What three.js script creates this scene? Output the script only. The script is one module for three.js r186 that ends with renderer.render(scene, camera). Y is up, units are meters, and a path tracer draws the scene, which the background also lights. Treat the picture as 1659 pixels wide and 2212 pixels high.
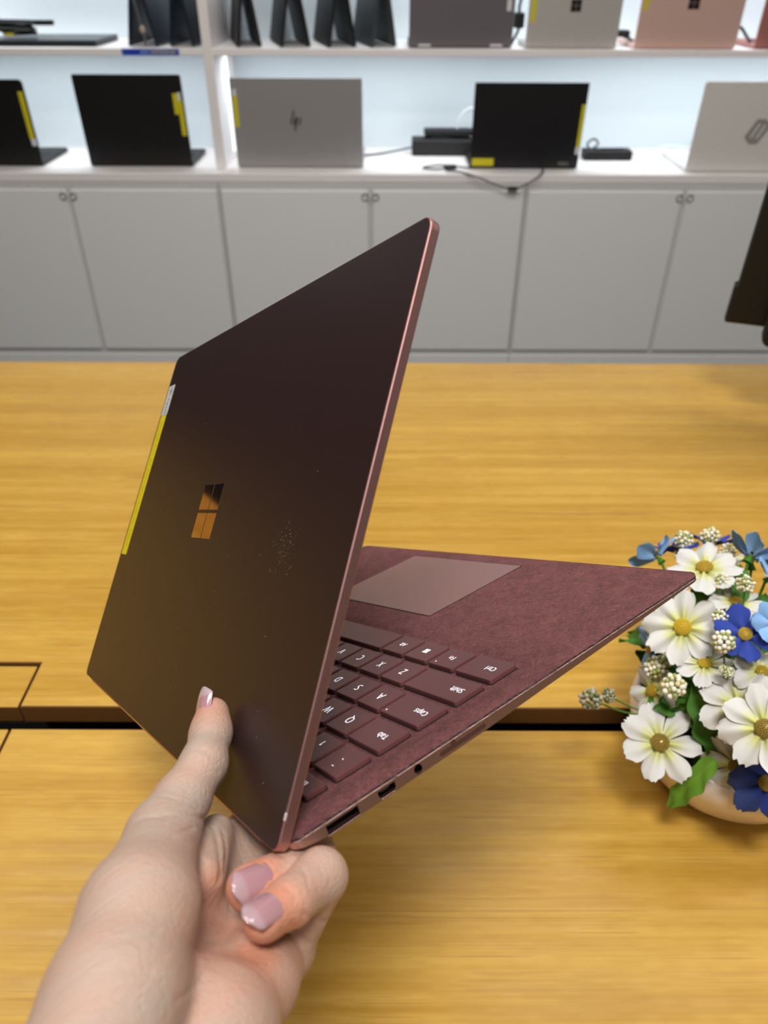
import * as THREE from 'three';
import { RoundedBoxGeometry } from 'three/addons/geometries/RoundedBoxGeometry.js';
import { mergeGeometries, mergeVertices } from 'three/addons/utils/BufferGeometryUtils.js';
import { RectAreaLightUniformsLib } from 'three/addons/lights/RectAreaLightUniformsLib.js';
import { FontLoader } from 'three/addons/loaders/FontLoader.js';
import { TextGeometry } from 'three/addons/geometries/TextGeometry.js';
import { Brush, Evaluator, SUBTRACTION } from 'three-bvh-csg';

// ---------------------------------------------------------------- camera, exposure, large lights
const scene = new THREE.Scene();
scene.background = new THREE.Color(0x0a0a0b);
const camera = new THREE.PerspectiveCamera(68.26, 1659 / 2212, 0.02, 30);
camera.position.set(0, 1.3, 0);
camera.rotation.set(-36.25 * Math.PI / 180, 0, 0.00337, 'YXZ');
camera.focus = 0.36;
camera.userData.fStop = 10.5;
const renderer = new THREE.WebGLRenderer({ antialias: true });
renderer.toneMapping = THREE.LinearToneMapping;
renderer.toneMappingExposure = 1.74;
renderer.shadowMap.enabled = true;
RectAreaLightUniformsLib.init();
const CEIL = 2.75;
// ceiling panels: [x, z, width, depth, intensity]
const PANELS = [
  [-0.75, -1.10, 1.2, 0.3, 7], [0.75, -1.10, 1.2, 0.3, 7],
  [0.0, 0.30, 0.5, 0.3, 42], [0.0, 1.15, 1.2, 0.3, 2], [-1.25, -0.4, 0.9, 0.3, 0.6], [1.35, -0.4, 0.9, 0.3, 0.6],
];
const PANEL_COLOR = new THREE.Color().setRGB(1.0, 0.965, 0.92);
const LED_COLOR = new THREE.Color().setRGB(0.90, 0.965, 1.0);

// ---------------------------------------------------------------- helpers
function rng(seed) { let s = seed >>> 0; return () => { s = (s + 0x6D2B79F5) >>> 0; let t = s; t = Math.imul(t ^ (t >>> 15), t | 1); t ^= t + Math.imul(t ^ (t >>> 7), t | 61); return ((t ^ (t >>> 14)) >>> 0) / 4294967296; }; }
const V = (x, y, z) => new THREE.Vector3(x, y, z);
const lin = (r, g, b) => new THREE.Color().setRGB(r, g, b);
const hex = (h) => new THREE.Color(h);
function mat(o) { const p = Object.assign({ roughness: 0.6, metalness: 0 }, o); return new THREE.MeshPhysicalMaterial(p); }
function mesh(name, geo, m, parent) { const o = new THREE.Mesh(geo, m); o.name = name; o.castShadow = true; o.receiveShadow = true; if (parent) parent.add(o); return o; }
const taken = {};
function numbered(n) { if (!(n in taken)) { taken[n] = 0; return n; } taken[n]++; return n + '_' + String(taken[n]).padStart(3, '0'); }
function tag(o, label, category, group, kind) { o.userData.label = label; o.userData.category = category; if (group) o.userData.group = group; if (kind) o.userData.kind = kind; return o; }
function thing(name, label, category, pos = [0, 0, 0], turn = 0, group) { const g = new THREE.Group(); g.name = numbered(name); g.position.set(...pos); g.rotation.y = turn; scene.add(g); return tag(g, label, category, group); }
function struct(name, geo, m, label, category) { const o = mesh(name, geo, m, scene); o.userData.kind = 'structure'; o.userData.label = label; o.userData.category = category; return o; }
function box(x0, x1, y0, y1, z0, z1, r = 0, seg = 2) { const g = r > 0 ? new RoundedBoxGeometry(x1 - x0, y1 - y0, z1 - z0, seg, r) : new THREE.BoxGeometry(x1 - x0, y1 - y0, z1 - z0); g.translate((x0 + x1) / 2, (y0 + y1) / 2, (z0 + z1) / 2); return g; }
function tube(pts, r, seg = 40, rad = 8, closed = false) { return new THREE.TubeGeometry(new THREE.CatmullRomCurve3(pts.map((p) => V(...p)), closed), seg, r, rad, closed); }
function rrect(x0, y0, x1, y1, r) { const s = new THREE.Shape(); const [a, b, c, d] = Array.isArray(r) ? r : [r, r, r, r]; s.moveTo(x0 + a, y0); s.lineTo(x1 - b, y0); s.absarc(x1 - b, y0 + b, b, -Math.PI / 2, 0); s.lineTo(x1, y1 - c); s.absarc(x1 - c, y1 - c, c, 0, Math.PI / 2); s.lineTo(x0 + d, y1); s.absarc(x0 + d, y1 - d, d, Math.PI / 2, Math.PI); s.lineTo(x0, y0 + a); s.absarc(x0 + a, y0 + a, a, Math.PI, 1.5 * Math.PI); return s; }
function slab(shape, depth, bevel, curve = 6, bseg = 2) { const g = new THREE.ExtrudeGeometry(shape, { depth: depth - 2 * bevel, bevelEnabled: bevel > 0, bevelThickness: bevel, bevelSize: bevel, bevelOffset: -bevel, bevelSegments: bseg, curveSegments: curve }); g.translate(0, 0, bevel); return g; }
// periodic value noise
function pnoise(seed) {
  const N = 256, t = new Float32Array(N * N), r = rng(seed); for (let i = 0; i < N * N; i++) t[i] = r();
  return (x, y, px, py) => { const xi = Math.floor(x), yi = Math.floor(y); let fx = x - xi, fy = y - yi; fx = fx * fx * (3 - 2 * fx); fy = fy * fy * (3 - 2 * fy);
    const w = (a, p) => ((a % p) + p) % p; const x0 = w(xi, px) & 255, x1 = w(xi + 1, px) & 255, y0 = w(yi, py) % 251, y1 = w(yi + 1, py) % 251;
    const a = t[y0 * N + x0], b = t[y0 * N + x1], c = t[y1 * N + x0], d = t[y1 * N + x1]; return a + (b - a) * fx + (c - a) * fy + (a - b - c + d) * fx * fy; };
}
function dataTex(w, h, fn, srgb = true, rx = 1, ry = 1) {
  const d = new Uint8Array(w * h * 4); const o = [0, 0, 0];
  for (let y = 0; y < h; y++) for (let x = 0; x < w; x++) { fn(x / w, y / h, o); const i = (y * w + x) * 4; d[i] = Math.max(0, Math.min(255, o[0])); d[i + 1] = Math.max(0, Math.min(255, o[1])); d[i + 2] = Math.max(0, Math.min(255, o[2])); d[i + 3] = 255; }
  const t = new THREE.DataTexture(d, w, h); t.wrapS = t.wrapT = THREE.RepeatWrapping; t.magFilter = THREE.LinearFilter; t.minFilter = THREE.LinearMipmapLinearFilter; t.generateMipmaps = true; if (srgb) t.colorSpace = THREE.SRGBColorSpace; t.repeat.set(rx, ry); t.needsUpdate = true; return t;
}
function smooth(a, b, x) { const t = Math.min(1, Math.max(0, (x - a) / (b - a))); return t * t * (3 - 2 * t); }
function interp(tab, x) { if (x <= tab[0][0]) return tab[0][1]; for (let i = 1; i < tab.length; i++) if (x <= tab[i][0]) { const [a, b] = tab[i - 1], [c, d] = tab[i]; return b + (d - b) * (x - a) / (c - a); } return tab[tab.length - 1][1]; }

// ---------------------------------------------------------------- textures
const n1 = pnoise(11), n2 = pnoise(23), n3 = pnoise(37);
const woodFn = (u, v, o) => {
  const warp = 0.6 * n3(u * 3, v * 8, 3, 8);
  const a = n1(u * 5, v * 120 + warp, 5, 120), b = n2(u * 14, v * 430 + warp * 3, 14, 251), c = n1(u * 3 + 0.3, v * 26 + warp, 3, 26), e = n3(u * 90, v * 250, 90, 250);
  let k = 0.30 * a + 0.28 * b + 0.27 * c + 0.15 * e; k = (k - 0.5) * 1.7;
  const streak = Math.max(0, b - 0.70) * 1.5 * (0.4 + a);
  o[0] = 190 + 28 * k - 56 * streak; o[1] = 148 + 32 * k - 58 * streak; o[2] = 60 + 30 * k - 36 * streak;
};
const woodTex = dataTex(1024, 2048, woodFn, true, 1 / 1.1, 1 / 0.72);
const woodRough = dataTex(512, 1024, (u, v, o) => { const a = n1(u * 5, v * 120, 5, 120), b = n2(u * 6, v * 6, 6, 6), s = n3(u * 40, v * 60, 40, 60); o[0] = o[1] = o[2] = 120 + 60 * (a - 0.5) + 40 * (b - 0.5) + 20 * (s - 0.5); }, false, 1 / 1.1, 1 / 0.72);
const alcFn = (u, v, o) => { const a = n1(u * 200, v * 200, 200, 200), b = n2(u * 90, v * 90, 90, 90), c = n3(u * 30, v * 30, 30, 30), e = n1(u * 9, v * 9, 9, 9); const k = 0.34 * a + 0.3 * b + 0.22 * c + 0.14 * e - 0.5; o[0] = 99 + 66 * k; o[1] = 57 + 44 * k; o[2] = 58 + 44 * k; };
const alcTex = dataTex(1024, 1024, alcFn, true, 1 / 0.11, 1 / 0.11);
const alcBump = dataTex(1024, 1024, (u, v, o) => { const k = 0.6 * n1(u * 200, v * 200, 200, 200) + 0.4 * n2(u * 90, v * 90, 90, 90); o[0] = o[1] = o[2] = 255 * k; }, false, 1 / 0.11, 1 / 0.11);
const skinBump = dataTex(1024, 1024, (u, v, o) => { const a = n1(u * 180, v * 180, 180, 180), b = n2(u * 60, v * 120, 60, 120), c = n3(u * 30, v * 24, 30, 24); o[0] = o[1] = o[2] = 255 * (0.3 * a + 0.35 * (1 - Math.abs(2 * b - 1)) + 0.35 * (1 - Math.abs(2 * c - 1))); }, false, 1 / 0.05, 1 / 0.05);
const carpetTex = dataTex(256, 256, (u, v, o) => { const a = n1(u * 120, v * 120, 120, 120), b = n2(u * 8, v * 30, 8, 30); const k = 96 + 24 * a + 12 * b; o[0] = k; o[1] = k - 1; o[2] = k - 3; }, true, 2, 2);
const weaveBump = dataTex(128, 128, (u, v, o) => { const k = 0.5 + 0.25 * Math.sin(u * Math.PI * 64) + 0.25 * Math.sin(v * Math.PI * 64); o[0] = o[1] = o[2] = 255 * k; }, false, 1, 1);

// ---------------------------------------------------------------- materials
const M = {
  wood: mat({ map: woodTex, roughnessMap: woodRough, roughness: 1.0, clearcoat: 0.1, clearcoatRoughness: 0.35, specularIntensity: 0.7 }),
  woodShadedEdge: mat({ color: hex(0x6f4716), roughness: 0.7 }),  // table edge faces: same oak, with shade painted in as darker brown
  white: mat({ color: hex(0xf3eeee), roughness: 0.5 }),
  counter: mat({ color: hex(0xefeae9), roughness: 0.35 }),
  cab: mat({ color: hex(0xeceded), roughness: 0.45 }),
  cabBody: mat({ color: hex(0xcfcfcf), roughness: 0.6 }),
  wall: mat({ color: hex(0x8d8b88), roughness: 0.9 }),
  darkWall: mat({ color: hex(0x1b1a1b), roughness: 0.8 }),
  back: mat({ color: hex(0xd6e0e6), roughness: 0.7 }),
  ceil: mat({ color: hex(0x8f8d8a), roughness: 0.95 }),
  carpet: mat({ map: carpetTex, roughness: 1 }),
  steel: mat({ color: hex(0x55565a), roughness: 0.45, metalness: 0.8 }),
  pull: mat({ color: hex(0xa9a9ab), roughness: 0.35, metalness: 0.3 }),
  black: mat({ color: hex(0x070708), roughness: 0.7 }),
  blackGloss: mat({ color: hex(0x08080a), roughness: 0.12 }),
  blackSoft: mat({ color: hex(0x141417), roughness: 0.65 }),
  cable: mat({ color: hex(0x1a1c1e), roughness: 0.6 }),
  cableWhite: mat({ color: hex(0xd8dedf), roughness: 0.6 }),
  yellow: mat({ color: hex(0xd6c81c), roughness: 0.55 }),
  paper: mat({ color: hex(0xd9d9dc), roughness: 0.6 }),
  ledGlow: mat({ color: hex(0xffffff), emissive: LED_COLOR, emissiveIntensity: 0.5, roughness: 0.5 }),
  panelGlow: mat({ color: hex(0xffffff), emissive: PANEL_COLOR, emissiveIntensity: 0.9, roughness: 0.6 }),
};

// ---------------------------------------------------------------- room shell
const RX0 = -1.8, RX1 = 2.4, RZ0 = -2.96, RZ1 = 1.7;
struct('floor', (() => { const g = box(RX0 - 0.1, RX1 + 0.1, -0.1, 0, RZ0 - 0.1, RZ1 + 0.1); const uv = g.attributes.uv; for (let i = 0; i < uv.count; i++) uv.setXY(i, uv.getX(i) * 4.4, uv.getY(i) * 4.8); return g; })(), M.carpet, 'grey carpet floor below the tables', 'floor');
struct('ceiling', box(RX0 - 0.1, RX1 + 0.1, CEIL, CEIL + 0.1, RZ0 - 0.1, RZ1 + 0.1), M.ceil, 'plain grey shop ceiling with light panels', 'ceiling');
struct('wall_back', box(RX0 - 0.1, RX1 + 0.1, 0, CEIL, RZ0 - 0.1, RZ0), M.wall, 'plain wall behind the display shelf', 'wall');
struct('wall_front', box(RX0 - 0.1, RX1 + 0.1, 0, CEIL, RZ1, RZ1 + 0.1), M.wall, 'plain grey wall behind the photographer', 'wall');
struct('wall_left', box(RX0 - 0.1, RX0, 0, CEIL, RZ0, RZ1), M.darkWall, 'dark charcoal side wall at the left end of the tables', 'wall');
struct('wall_right', box(RX1, RX1 + 0.1, 0, CEIL, RZ0, RZ1), M.wall, 'plain grey side wall at the right end of the shop', 'wall');

// ceiling lamps
PANELS.forEach(([x, z, w, d, I], i) => {
  const g = thing('ceiling_light', ['ceiling light panel above the aisle, left of the pair before the shelf', 'ceiling light panel above the aisle, right of the pair before the shelf', 'bright ceiling light panel straight above the camera', 'bright ceiling light panel behind the photographer', 'ceiling light panel above the left end of the tables', 'ceiling light panel above the right end of the tables'][i], 'ceiling light', [x, CEIL, z], 0, 'ceiling light panels');
  const fr = [box(-w / 2 - 0.02, w / 2 + 0.02, -0.03, 0, -d / 2 - 0.02, -d / 2), box(-w / 2 - 0.02, w / 2 + 0.02, -0.03, 0, d / 2, d / 2 + 0.02), box(-w / 2 - 0.02, -w / 2, -0.03, 0, -d / 2, d / 2), box(w / 2, w / 2 + 0.02, -0.03, 0, -d / 2, d / 2)];
  mesh('frame', mergeGeometries(fr), M.white, g);
  mesh('diffuser', box(-w / 2, w / 2, -0.022, -0.012, -d / 2, d / 2), M.panelGlow, g);
  const L = new THREE.RectAreaLight(PANEL_COLOR, I, w, d); L.position.set(0, -0.026, 0); L.rotation.x = -Math.PI / 2; L.castShadow = true; g.add(L);
});

// ---------------------------------------------------------------- base cabinets, countertop, shelf
const DOORZ = -2.48, CT = 0.762;
const cabs = [[-1.462, -0.987, -0.518, 'pale grey two-door base cabinet at the left, below the two black laptops'], [-0.518, -0.046, 0.44, 'pale grey two-door base cabinet in the middle, behind the held laptop'], [0.44, 0.934, 1.41, 'pale grey two-door base cabinet at the right, behind the flowers']];
for (const [a, b, c, label] of cabs) {
  const g = thing('base_cabinet', label, 'cabinet', [(a + c) / 2, 0, DOORZ], 0, 'base cabinets under the countertop');
  const ox = -(a + c) / 2;
  mesh('body', box(a + ox + 0.001, c + ox - 0.001, 0.13, CT - 0.025, -0.36, -0.009), M.cabBody, g);
  mesh('toe_kick', box(a + ox + 0.001, c + ox - 0.001, 0, 0.13, -0.36, -0.006), M.cab, g);
  mesh('bottom_rail', box(a + ox + 0.001, c + ox - 0.001, 0.132, 0.168, -0.02, -0.003), M.cab, g);
  for (const [x0, x1, s] of [[a, b, 1], [b, c, -1]]) {
    const d = mesh('door', box(x0 + ox + 0.008, x1 + ox - 0.008, 0.19, CT - 0.045, -0.02, 0, 0.003), M.cab, g);
    const t = new THREE.TorusGeometry(0.0095, 0.0022, 8, 20); t.translate((s > 0 ? x1 - 0.016 : x0 + 0.016) + ox, CT - 0.062, 0.003);
    mesh('ring_pull', t, M.pull, d);
  }
}
{
  const ct = tag(mesh('countertop', box(-1.55, 1.6, CT - 0.024, CT, -2.92, -2.5, 0.004), M.counter, scene), 'long white countertop carrying the lower row of laptops', 'countertop');
}
const SH = 1.087;
{
  const g = thing('display_shelf', 'white wall shelf with pale blue lit back panels holding the laptops', 'shelf', [0, CT, -2.56]);
  const Y = -CT, Z = 2.56;
  mesh('back_panel', box(-1.5, 1.6, 0, 1.3, -2.93 + Z, -2.905 + Z), M.back, g);
  for (const y of [SH, 1.46, 1.83]) mesh('shelf_board', box(-1.5, 1.6, y - 0.018 + Y, y + Y, -2.905 + Z, 0, 0.002), M.white, g);
  for (const x of [-1.5, -0.517, 1.585]) { const d = mesh('divider', box(x - 0.014, x + 0.014, 0, 1.3, -2.905 + Z, 0.004, 0.002), M.white, g); }
  mesh('led_strip', box(-0.5025, -0.4965, 0.02, SH - 0.03 + Y, -2.74 + Z, -2.728 + Z), M.ledGlow, g);
  const L = new THREE.RectAreaLight(LED_COLOR, 4, 0.010, 0.27); L.position.set(-0.496, 0.16, -2.734 + Z); L.rotation.y = -Math.PI / 2; L.castShadow = true; g.add(L);
  for (const [y, x0, x1, I] of [[SH, -1.45, -0.56, 28], [SH, -0.46, 1.55, 28], [1.46, -1.45, -0.56, 34], [1.46, -0.46, 1.55, 34]]) {
    mesh('led_strip', box(x0, x1, y - 0.026 + Y, y - 0.018 + Y, -2.71 + Z, -2.695 + Z), M.ledGlow, g);
    const l = new THREE.RectAreaLight(LED_COLOR, I, x1 - x0, 0.014); l.position.set((x0 + x1) / 2, y - 0.0275 + Y, -2.7025 + Z); l.rotation.x = -Math.PI / 2; l.castShadow = true; g.add(l);
  }
}
// blue label strip on the shelf edge
{
  const cv = document.createElement('canvas'); cv.width = 512; cv.height = 48; const c = cv.getContext('2d'); c.fillStyle = '#2b4db4'; c.fillRect(0, 0, 512, 48); c.fillStyle = '#1c3fc0'; c.fillRect(40, 6, 110, 36); c.fillStyle = '#c9b85a'; for (let i = 0; i < 16; i++) c.fillRect(262 + i * 14, 12 + (i * 7) % 5, 9, 22 - (i * 5) % 7); c.fillStyle = '#8fa6e6'; for (let i = 0; i < 5; i++) c.fillRect(168 + i * 15, 12, 9, 22);
  const t = new THREE.CanvasTexture(cv); t.colorSpace = THREE.SRGBColorSpace;
  const o = mesh('shelf_label', new THREE.BoxGeometry(0.166, 0.017, 0.002), [M.black, M.black, M.black, M.black, mat({ map: t, roughness: 0.4 }), M.black].map((m, i) => i === 4 ? m : mat({ color: hex(0x2b4db4) })), scene);
  o.position.set(-0.683, SH - 0.009, -2.5585); tag(o, 'blue printed label strip on the upper shelf edge, left of the divider', 'label');
}

// ---------------------------------------------------------------- tables
function tableTop(x0, x1, z0, z1, notch, th, m) { // shape in x,-z
  const s = new THREE.Shape(); const [n0, n1_, nz, side] = notch; const r = 0.004;
  if (side > 0) { // notch in the +z edge
    s.moveTo(x0, -z0); s.lineTo(x0, -z1); s.lineTo(n0, -z1); s.lineTo(n0, -nz); s.lineTo(n1_, -nz); s.lineTo(n1_, -z1); s.lineTo(x1, -z1); s.lineTo(x1, -z0); s.closePath();
  } else { s.moveTo(x0, -z0); s.lineTo(x0, -z1); s.lineTo(x1, -z1); s.lineTo(x1, -z0); s.lineTo(n1_, -z0); s.lineTo(n1_, -nz); s.lineTo(n0, -nz); s.lineTo(n0, -z0); s.closePath(); }
  const g = new THREE.ExtrudeGeometry(s, { depth: th - 0.003, bevelEnabled: true, bevelThickness: 0.0015, bevelSize: 0.0012, bevelOffset: -0.0012, bevelSegments: 3 });
  g.rotateX(-Math.PI / 2); g.translate(0, 0.75 - th + 0.0015, 0); return g;
}
function uvMetres(g) { const p = g.attributes.position, n = g.attributes.normal, uv = g.attributes.uv; for (let i = 0; i < p.count; i++) { if (Math.abs(n.getY(i)) > 0.6) uv.setXY(i, p.getX(i), p.getZ(i)); else if (Math.abs(n.getZ(i)) > Math.abs(n.getX(i))) uv.setXY(i, p.getX(i), p.getY(i) * 1.0 + 0.31); else uv.setXY(i, p.getZ(i), p.getY(i)); } return g; }
const TH = 0.022;
function table(label, x0, x1, z0, z1, flap, side) {
  const g = thing('table', label, 'table', [0, 0, 0]);
  const [f0, f1, fz0, fz1] = flap;
  mesh('tabletop', uvMetres(tableTop(x0, x1, z0, z1, side > 0 ? [f0 - 0.002, f1 + 0.002, fz0 - 0.0034, 1] : [f0 - 0.002, f1 + 0.002, fz1 + 0.0034, -1], TH)), [M.wood, M.woodShadedEdge], g);
  mesh('cable_flap', uvMetres(box(f0, f1, 0.7485 - TH + 0.002, 0.7493, fz0, fz1, 0.0015)), [M.woodShadedEdge, M.woodShadedEdge, M.wood, M.woodShadedEdge, M.woodShadedEdge, M.woodShadedEdge], g);
  mesh('flap_support', box(f0 - 0.02, f1 + 0.02, 0.70, 0.75 - TH - 0.0005, fz0 - (side > 0 ? 0.02 : 0), fz1 + (side > 0 ? 0 : 0.02)), M.black, g);
  for (const x of [x0 + 0.06, x1 - 0.06]) for (const z of [z0 + 0.06, z1 - 0.06]) mesh('leg', box(x - 0.025, x + 0.025, 0, 0.75 - TH, z - 0.025, z + 0.025, 0.004), M.steel, g);
  mesh('apron', mergeGeometries([box(x0 + 0.09, x1 - 0.09, 0.66, 0.75 - TH, z0 + 0.05, z0 + 0.07), box(x0 + 0.09, x1 - 0.09, 0.66, 0.75 - TH, z1 - 0.07, z1 - 0.05)]), M.black, g);
  return g;
}
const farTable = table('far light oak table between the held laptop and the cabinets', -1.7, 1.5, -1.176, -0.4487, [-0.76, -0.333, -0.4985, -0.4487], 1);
mesh('added_gap_tray', mergeGeometries([box(-1.6, 1.4, 0.60, 0.602, -0.52, -0.38), box(-1.6, 1.4, 0.602, 0.66, -0.522, -0.52), box(-1.6, 1.4, 0.602, 0.66, -0.38, -0.378)]), M.black, farTable);  // black tray added below the table gap to hide the lit floor and keep it dark
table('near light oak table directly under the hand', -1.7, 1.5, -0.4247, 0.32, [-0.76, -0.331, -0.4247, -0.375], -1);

// ---------------------------------------------------------------- the held laptop
const font = await new FontLoader().loadAsync('fonts/droid/droid_sans_regular.typeface.json');
const LW = 0.3081, LD = 0.2232;
const laptop = thing('laptop', 'open burgundy laptop with fabric keyboard deck, held up by the hand', 'laptop');
laptop.position.set(-0.03, 1.0732, -0.1309);
laptop.quaternion.set(-0.22992, 0.86623, -0.11933, 0.42725).normalize();
{
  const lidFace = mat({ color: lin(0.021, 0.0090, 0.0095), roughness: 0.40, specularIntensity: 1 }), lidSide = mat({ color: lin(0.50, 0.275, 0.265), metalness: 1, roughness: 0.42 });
  const metalBase = mat({ color: lin(0.50, 0.31, 0.265), metalness: 1, roughness: 0.45 });
  const fabric = mat({ map: alcTex, roughness: 0.95, bumpMap: alcBump, bumpScale: 0.0003, sheen: 0.6, sheenRoughness: 0.5, sheenColor: lin(0.30, 0.12, 0.13) });
  const fabricEdge = mat({ color: hex(0x2c2225), roughness: 1 });
  const keyMat = mat({ color: hex(0x60393b), roughness: 0.38 });
  const legendMat = mat({ color: hex(0xf2eff2), roughness: 0.5, emissive: lin(0.8, 0.85, 1), emissiveIntensity: 0.35 });
  const hole = mat({ color: hex(0x050506), roughness: 0.7 });
  // base shell
  const yLow = [[-1, -0.0030], [4, -0.0045], [9, -0.0055], [13, -0.0060], [25, -0.0063], [84, -0.0060], [117, -0.0050], [150, -0.0043], [178, -0.0037], [205, -0.0030], [224, -0.0026]];
  const rf = 0.0075, rb = 0.005, outline = [];
  const arc = (cx, cz, r, a0, a1) => { for (let i = 0; i <= 8; i++) { const a = a0 + (a1 - a0) * i / 8; outline.push([cx + r * Math.cos(a), cz + r * Math.sin(a)]); } };
  arc(rb, rb, rb, 1.5 * Math.PI, Math.PI);
  for (let i = 1; i < 30; i++) outline.push([0, rb + (LD - rf - rb) * i / 30]);
  arc(rf, LD - rf, rf, Math.PI, Math.PI / 2);
  for (let i = 1; i < 20; i++) outline.push([rf + (LW - 2 * rf) * i / 20, LD]);
  arc(LW - rf, LD - rf, rf, Math.PI / 2, 0);
  for (let i = 1; i < 30; i++) outline.push([LW, LD - rf - (LD - rf - rb) * i / 30]);
  arc(LW - rb, rb, rb, 0, -Math.PI / 2);
  const inset = (p, d) => { const x = Math.min(Math.max(p[0], d), LW - d), z = Math.min(Math.max(p[1], d), LD - d); return [x, z]; };
  const loops = [
    outline.map((p) => { const q = inset(p, 0.013); return [q[0], -0.0036, q[1]]; }),
    outline.map((p) => { const q = inset(p, 0.008); return [q[0], -0.0011, q[1]]; }),
    outline.map((p) => [...[inset(p, 0.0008)].flat().slice(0, 1), -0.0008, inset(p, 0.0008)[1]]),
    outline.map((p) => [p[0], -0.0013, p[1]]),
    outline.map((p) => [p[0], interp(yLow, p[1] * 1000) + 0.0004, p[1]]),
    outline.map((p) => { const q = inset(p, 0.0012); return [q[0], interp(yLow, p[1] * 1000), q[1]]; }),
    outline.map((p) => { const q = inset(p, 0.016); return [q[0], -0.0100 + 0.004 * smooth(0.12, 0.22, q[1]), q[1]]; }),
  ];
  const n = outline.length, pos = [], idx = [];
  loops.forEach((l) => l.forEach((p) => pos.push(...p)));
  for (let k = 0; k + 1 < loops.length; k++) for (let i = 0; i < n; i++) { const a = k * n + i, b = k * n + (i + 1) % n, c = a + n, d = b + n; idx.push(a, b, c, b, d, c); }
  const top = pos.length / 3; pos.push(LW / 2, -0.0036, LD / 2); const bot = top + 1; pos.push(LW / 2, -0.0095, LD / 2);
  for (let i = 0; i < n; i++) { idx.push(top, (i + 1) % n, i); const o = (loops.length - 1) * n; idx.push(bot, o + i, o + (i + 1) % n); }
  let bg = new THREE.BufferGeometry(); bg.setAttribute('position', new THREE.Float32BufferAttribute(pos, 3)); bg.setIndex(idx);
  bg = bg.toNonIndexed(); bg.computeVertexNormals(); bg.setAttribute('uv', new THREE.Float32BufferAttribute(new Float32Array(bg.attributes.position.count * 2), 2));
  let cutB = new Brush(bg, metalBase); cutB.updateMatrixWorld();
  const ev = new Evaluator(); ev.useGroups = true;
  const cut = (g) => { g.clearGroups?.(); const b = new Brush(g, hole); b.updateMatrixWorld(); cutB = ev.evaluate(cutB, b, SUBTRACTION); };
  cut(box(-0.002, 0.010, -0.00545, -0.0021, 0.0134, 0.0262));
  { const s = new THREE.Shape(); s.moveTo(0.0345, -0.0022); s.lineTo(0.0418, -0.0022); s.lineTo(0.0418, -0.0042); s.lineTo(0.0408, -0.0052); s.lineTo(0.0355, -0.0052); s.lineTo(0.0345, -0.0042); s.closePath(); const g = new THREE.ExtrudeGeometry(s, { depth: 0.010, bevelEnabled: false }); g.rotateY(-Math.PI / 2); g.translate(0.008, 0, 0); cut(g); }
  { const g = new THREE.CylinderGeometry(0.00175, 0.00175, 0.014, 24); g.rotateZ(Math.PI / 2); g.translate(0.005, -0.0034, 0.052); cut(g); }
  const shell = mesh('base_shell', cutB.geometry, cutB.material, laptop); shell.userData.label = 'rose-brown metal base edge';
  mesh('usb_tongue', box(0.002, 0.009, -0.0040, -0.0024, 0.0145, 0.0251, 0.0003), hole, laptop);
  mesh('display_port_tongue', box(0.0015, 0.008, -0.0039, -0.0032, 0.0362, 0.0401, 0.0002), mat({ color: hex(0x6b6a6c), metalness: 0.8, roughness: 0.4 }), laptop);
  { const pinkRim = mat({ color: lin(0.75, 0.55, 0.55), metalness: 1, roughness: 0.25 });
    mesh('port_rim', box(-0.00015, 0.0012, -0.0061, -0.0055, 0.0132, 0.0264, 0.00014), pinkRim, laptop); mesh('port_rim', box(-0.00015, 0.0010, -0.00565, -0.00522, 0.0353, 0.0411, 0.00014), pinkRim, laptop); }
  // darker worn mark on the side edge
  { const dark = mat({ color: lin(0.27, 0.14, 0.125), metalness: 1, roughness: 0.5 });
    const pill = (z0, z1, y0, y1) => { const r = Math.abs(y1 - y0) / 2 * 0.98; const g = new THREE.ExtrudeGeometry(rrect(z0, y0, z1, y1, r), { depth: 0.00006, bevelEnabled: false, curveSegments: 8 }); g.rotateY(-Math.PI / 2); g.translate(0, 0, 0); return g; };
    mesh('worn_mark', mergeGeometries([pill(0.062, 0.0845, -0.0045, -0.0027), pill(0.0675, 0.0700, -0.0030, -0.0012)]), dark, laptop); }
  // fabric deck
  {
    const NX = 150, NZ = 112, p = [], uv = [], id = [];
    const corner = (x, z) => { const f = z > LD / 2; const r = f ? rf : rb; const cx = x < LW / 2 ? r : LW - r, cz = f ? LD - r : r; const dx = x - cx, dz = z - cz; if ((x < LW / 2 ? dx < 0 : dx > 0) && (f ? dz > 0 : dz < 0)) { const m = Math.max(Math.abs(dx), Math.abs(dz)), l = Math.hypot(dx, dz); if (l > 0) return [cx + dx * m / l, cz + dz * m / l]; } return [x, z]; };
    const warpE = (t) => { return t; };
    for (let j = 0; j <= NZ; j++) for (let i = 0; i <= NX; i++) {
      const [x, z] = corner(0.0003 + (LW - 0.0006) * warpE(i / NX), 0.0003 + (LD - 0.0006) * warpE(j / NZ));
      const w = smooth(0.008, 0.016, x) * smooth(0.008, 0.016, LW - x) * (1 - smooth(0.1203, 0.1265, z)) * smooth(0.006, 0.012, z);
      const e = (i === 0 || j === 0 || i === NX || j === NZ) ? 1 : 0;
      p.push(x, -0.0014 * w - 0.00035 * e, z); uv.push(x, z);
    }
    for (let j = 0; j < NZ; j++) for (let i = 0; i < NX; i++) { const a = j * (NX + 1) + i, b = a + 1, c = a + NX + 1, d = c + 1; id.push(a, c, b, b, c, d); }
    const g = new THREE.BufferGeometry(); g.setAttribute('position', new THREE.Float32BufferAttribute(p, 3)); g.setAttribute('uv', new THREE.Float32BufferAttribute(uv, 2)); g.setIndex(id); g.computeVertexNormals();
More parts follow.
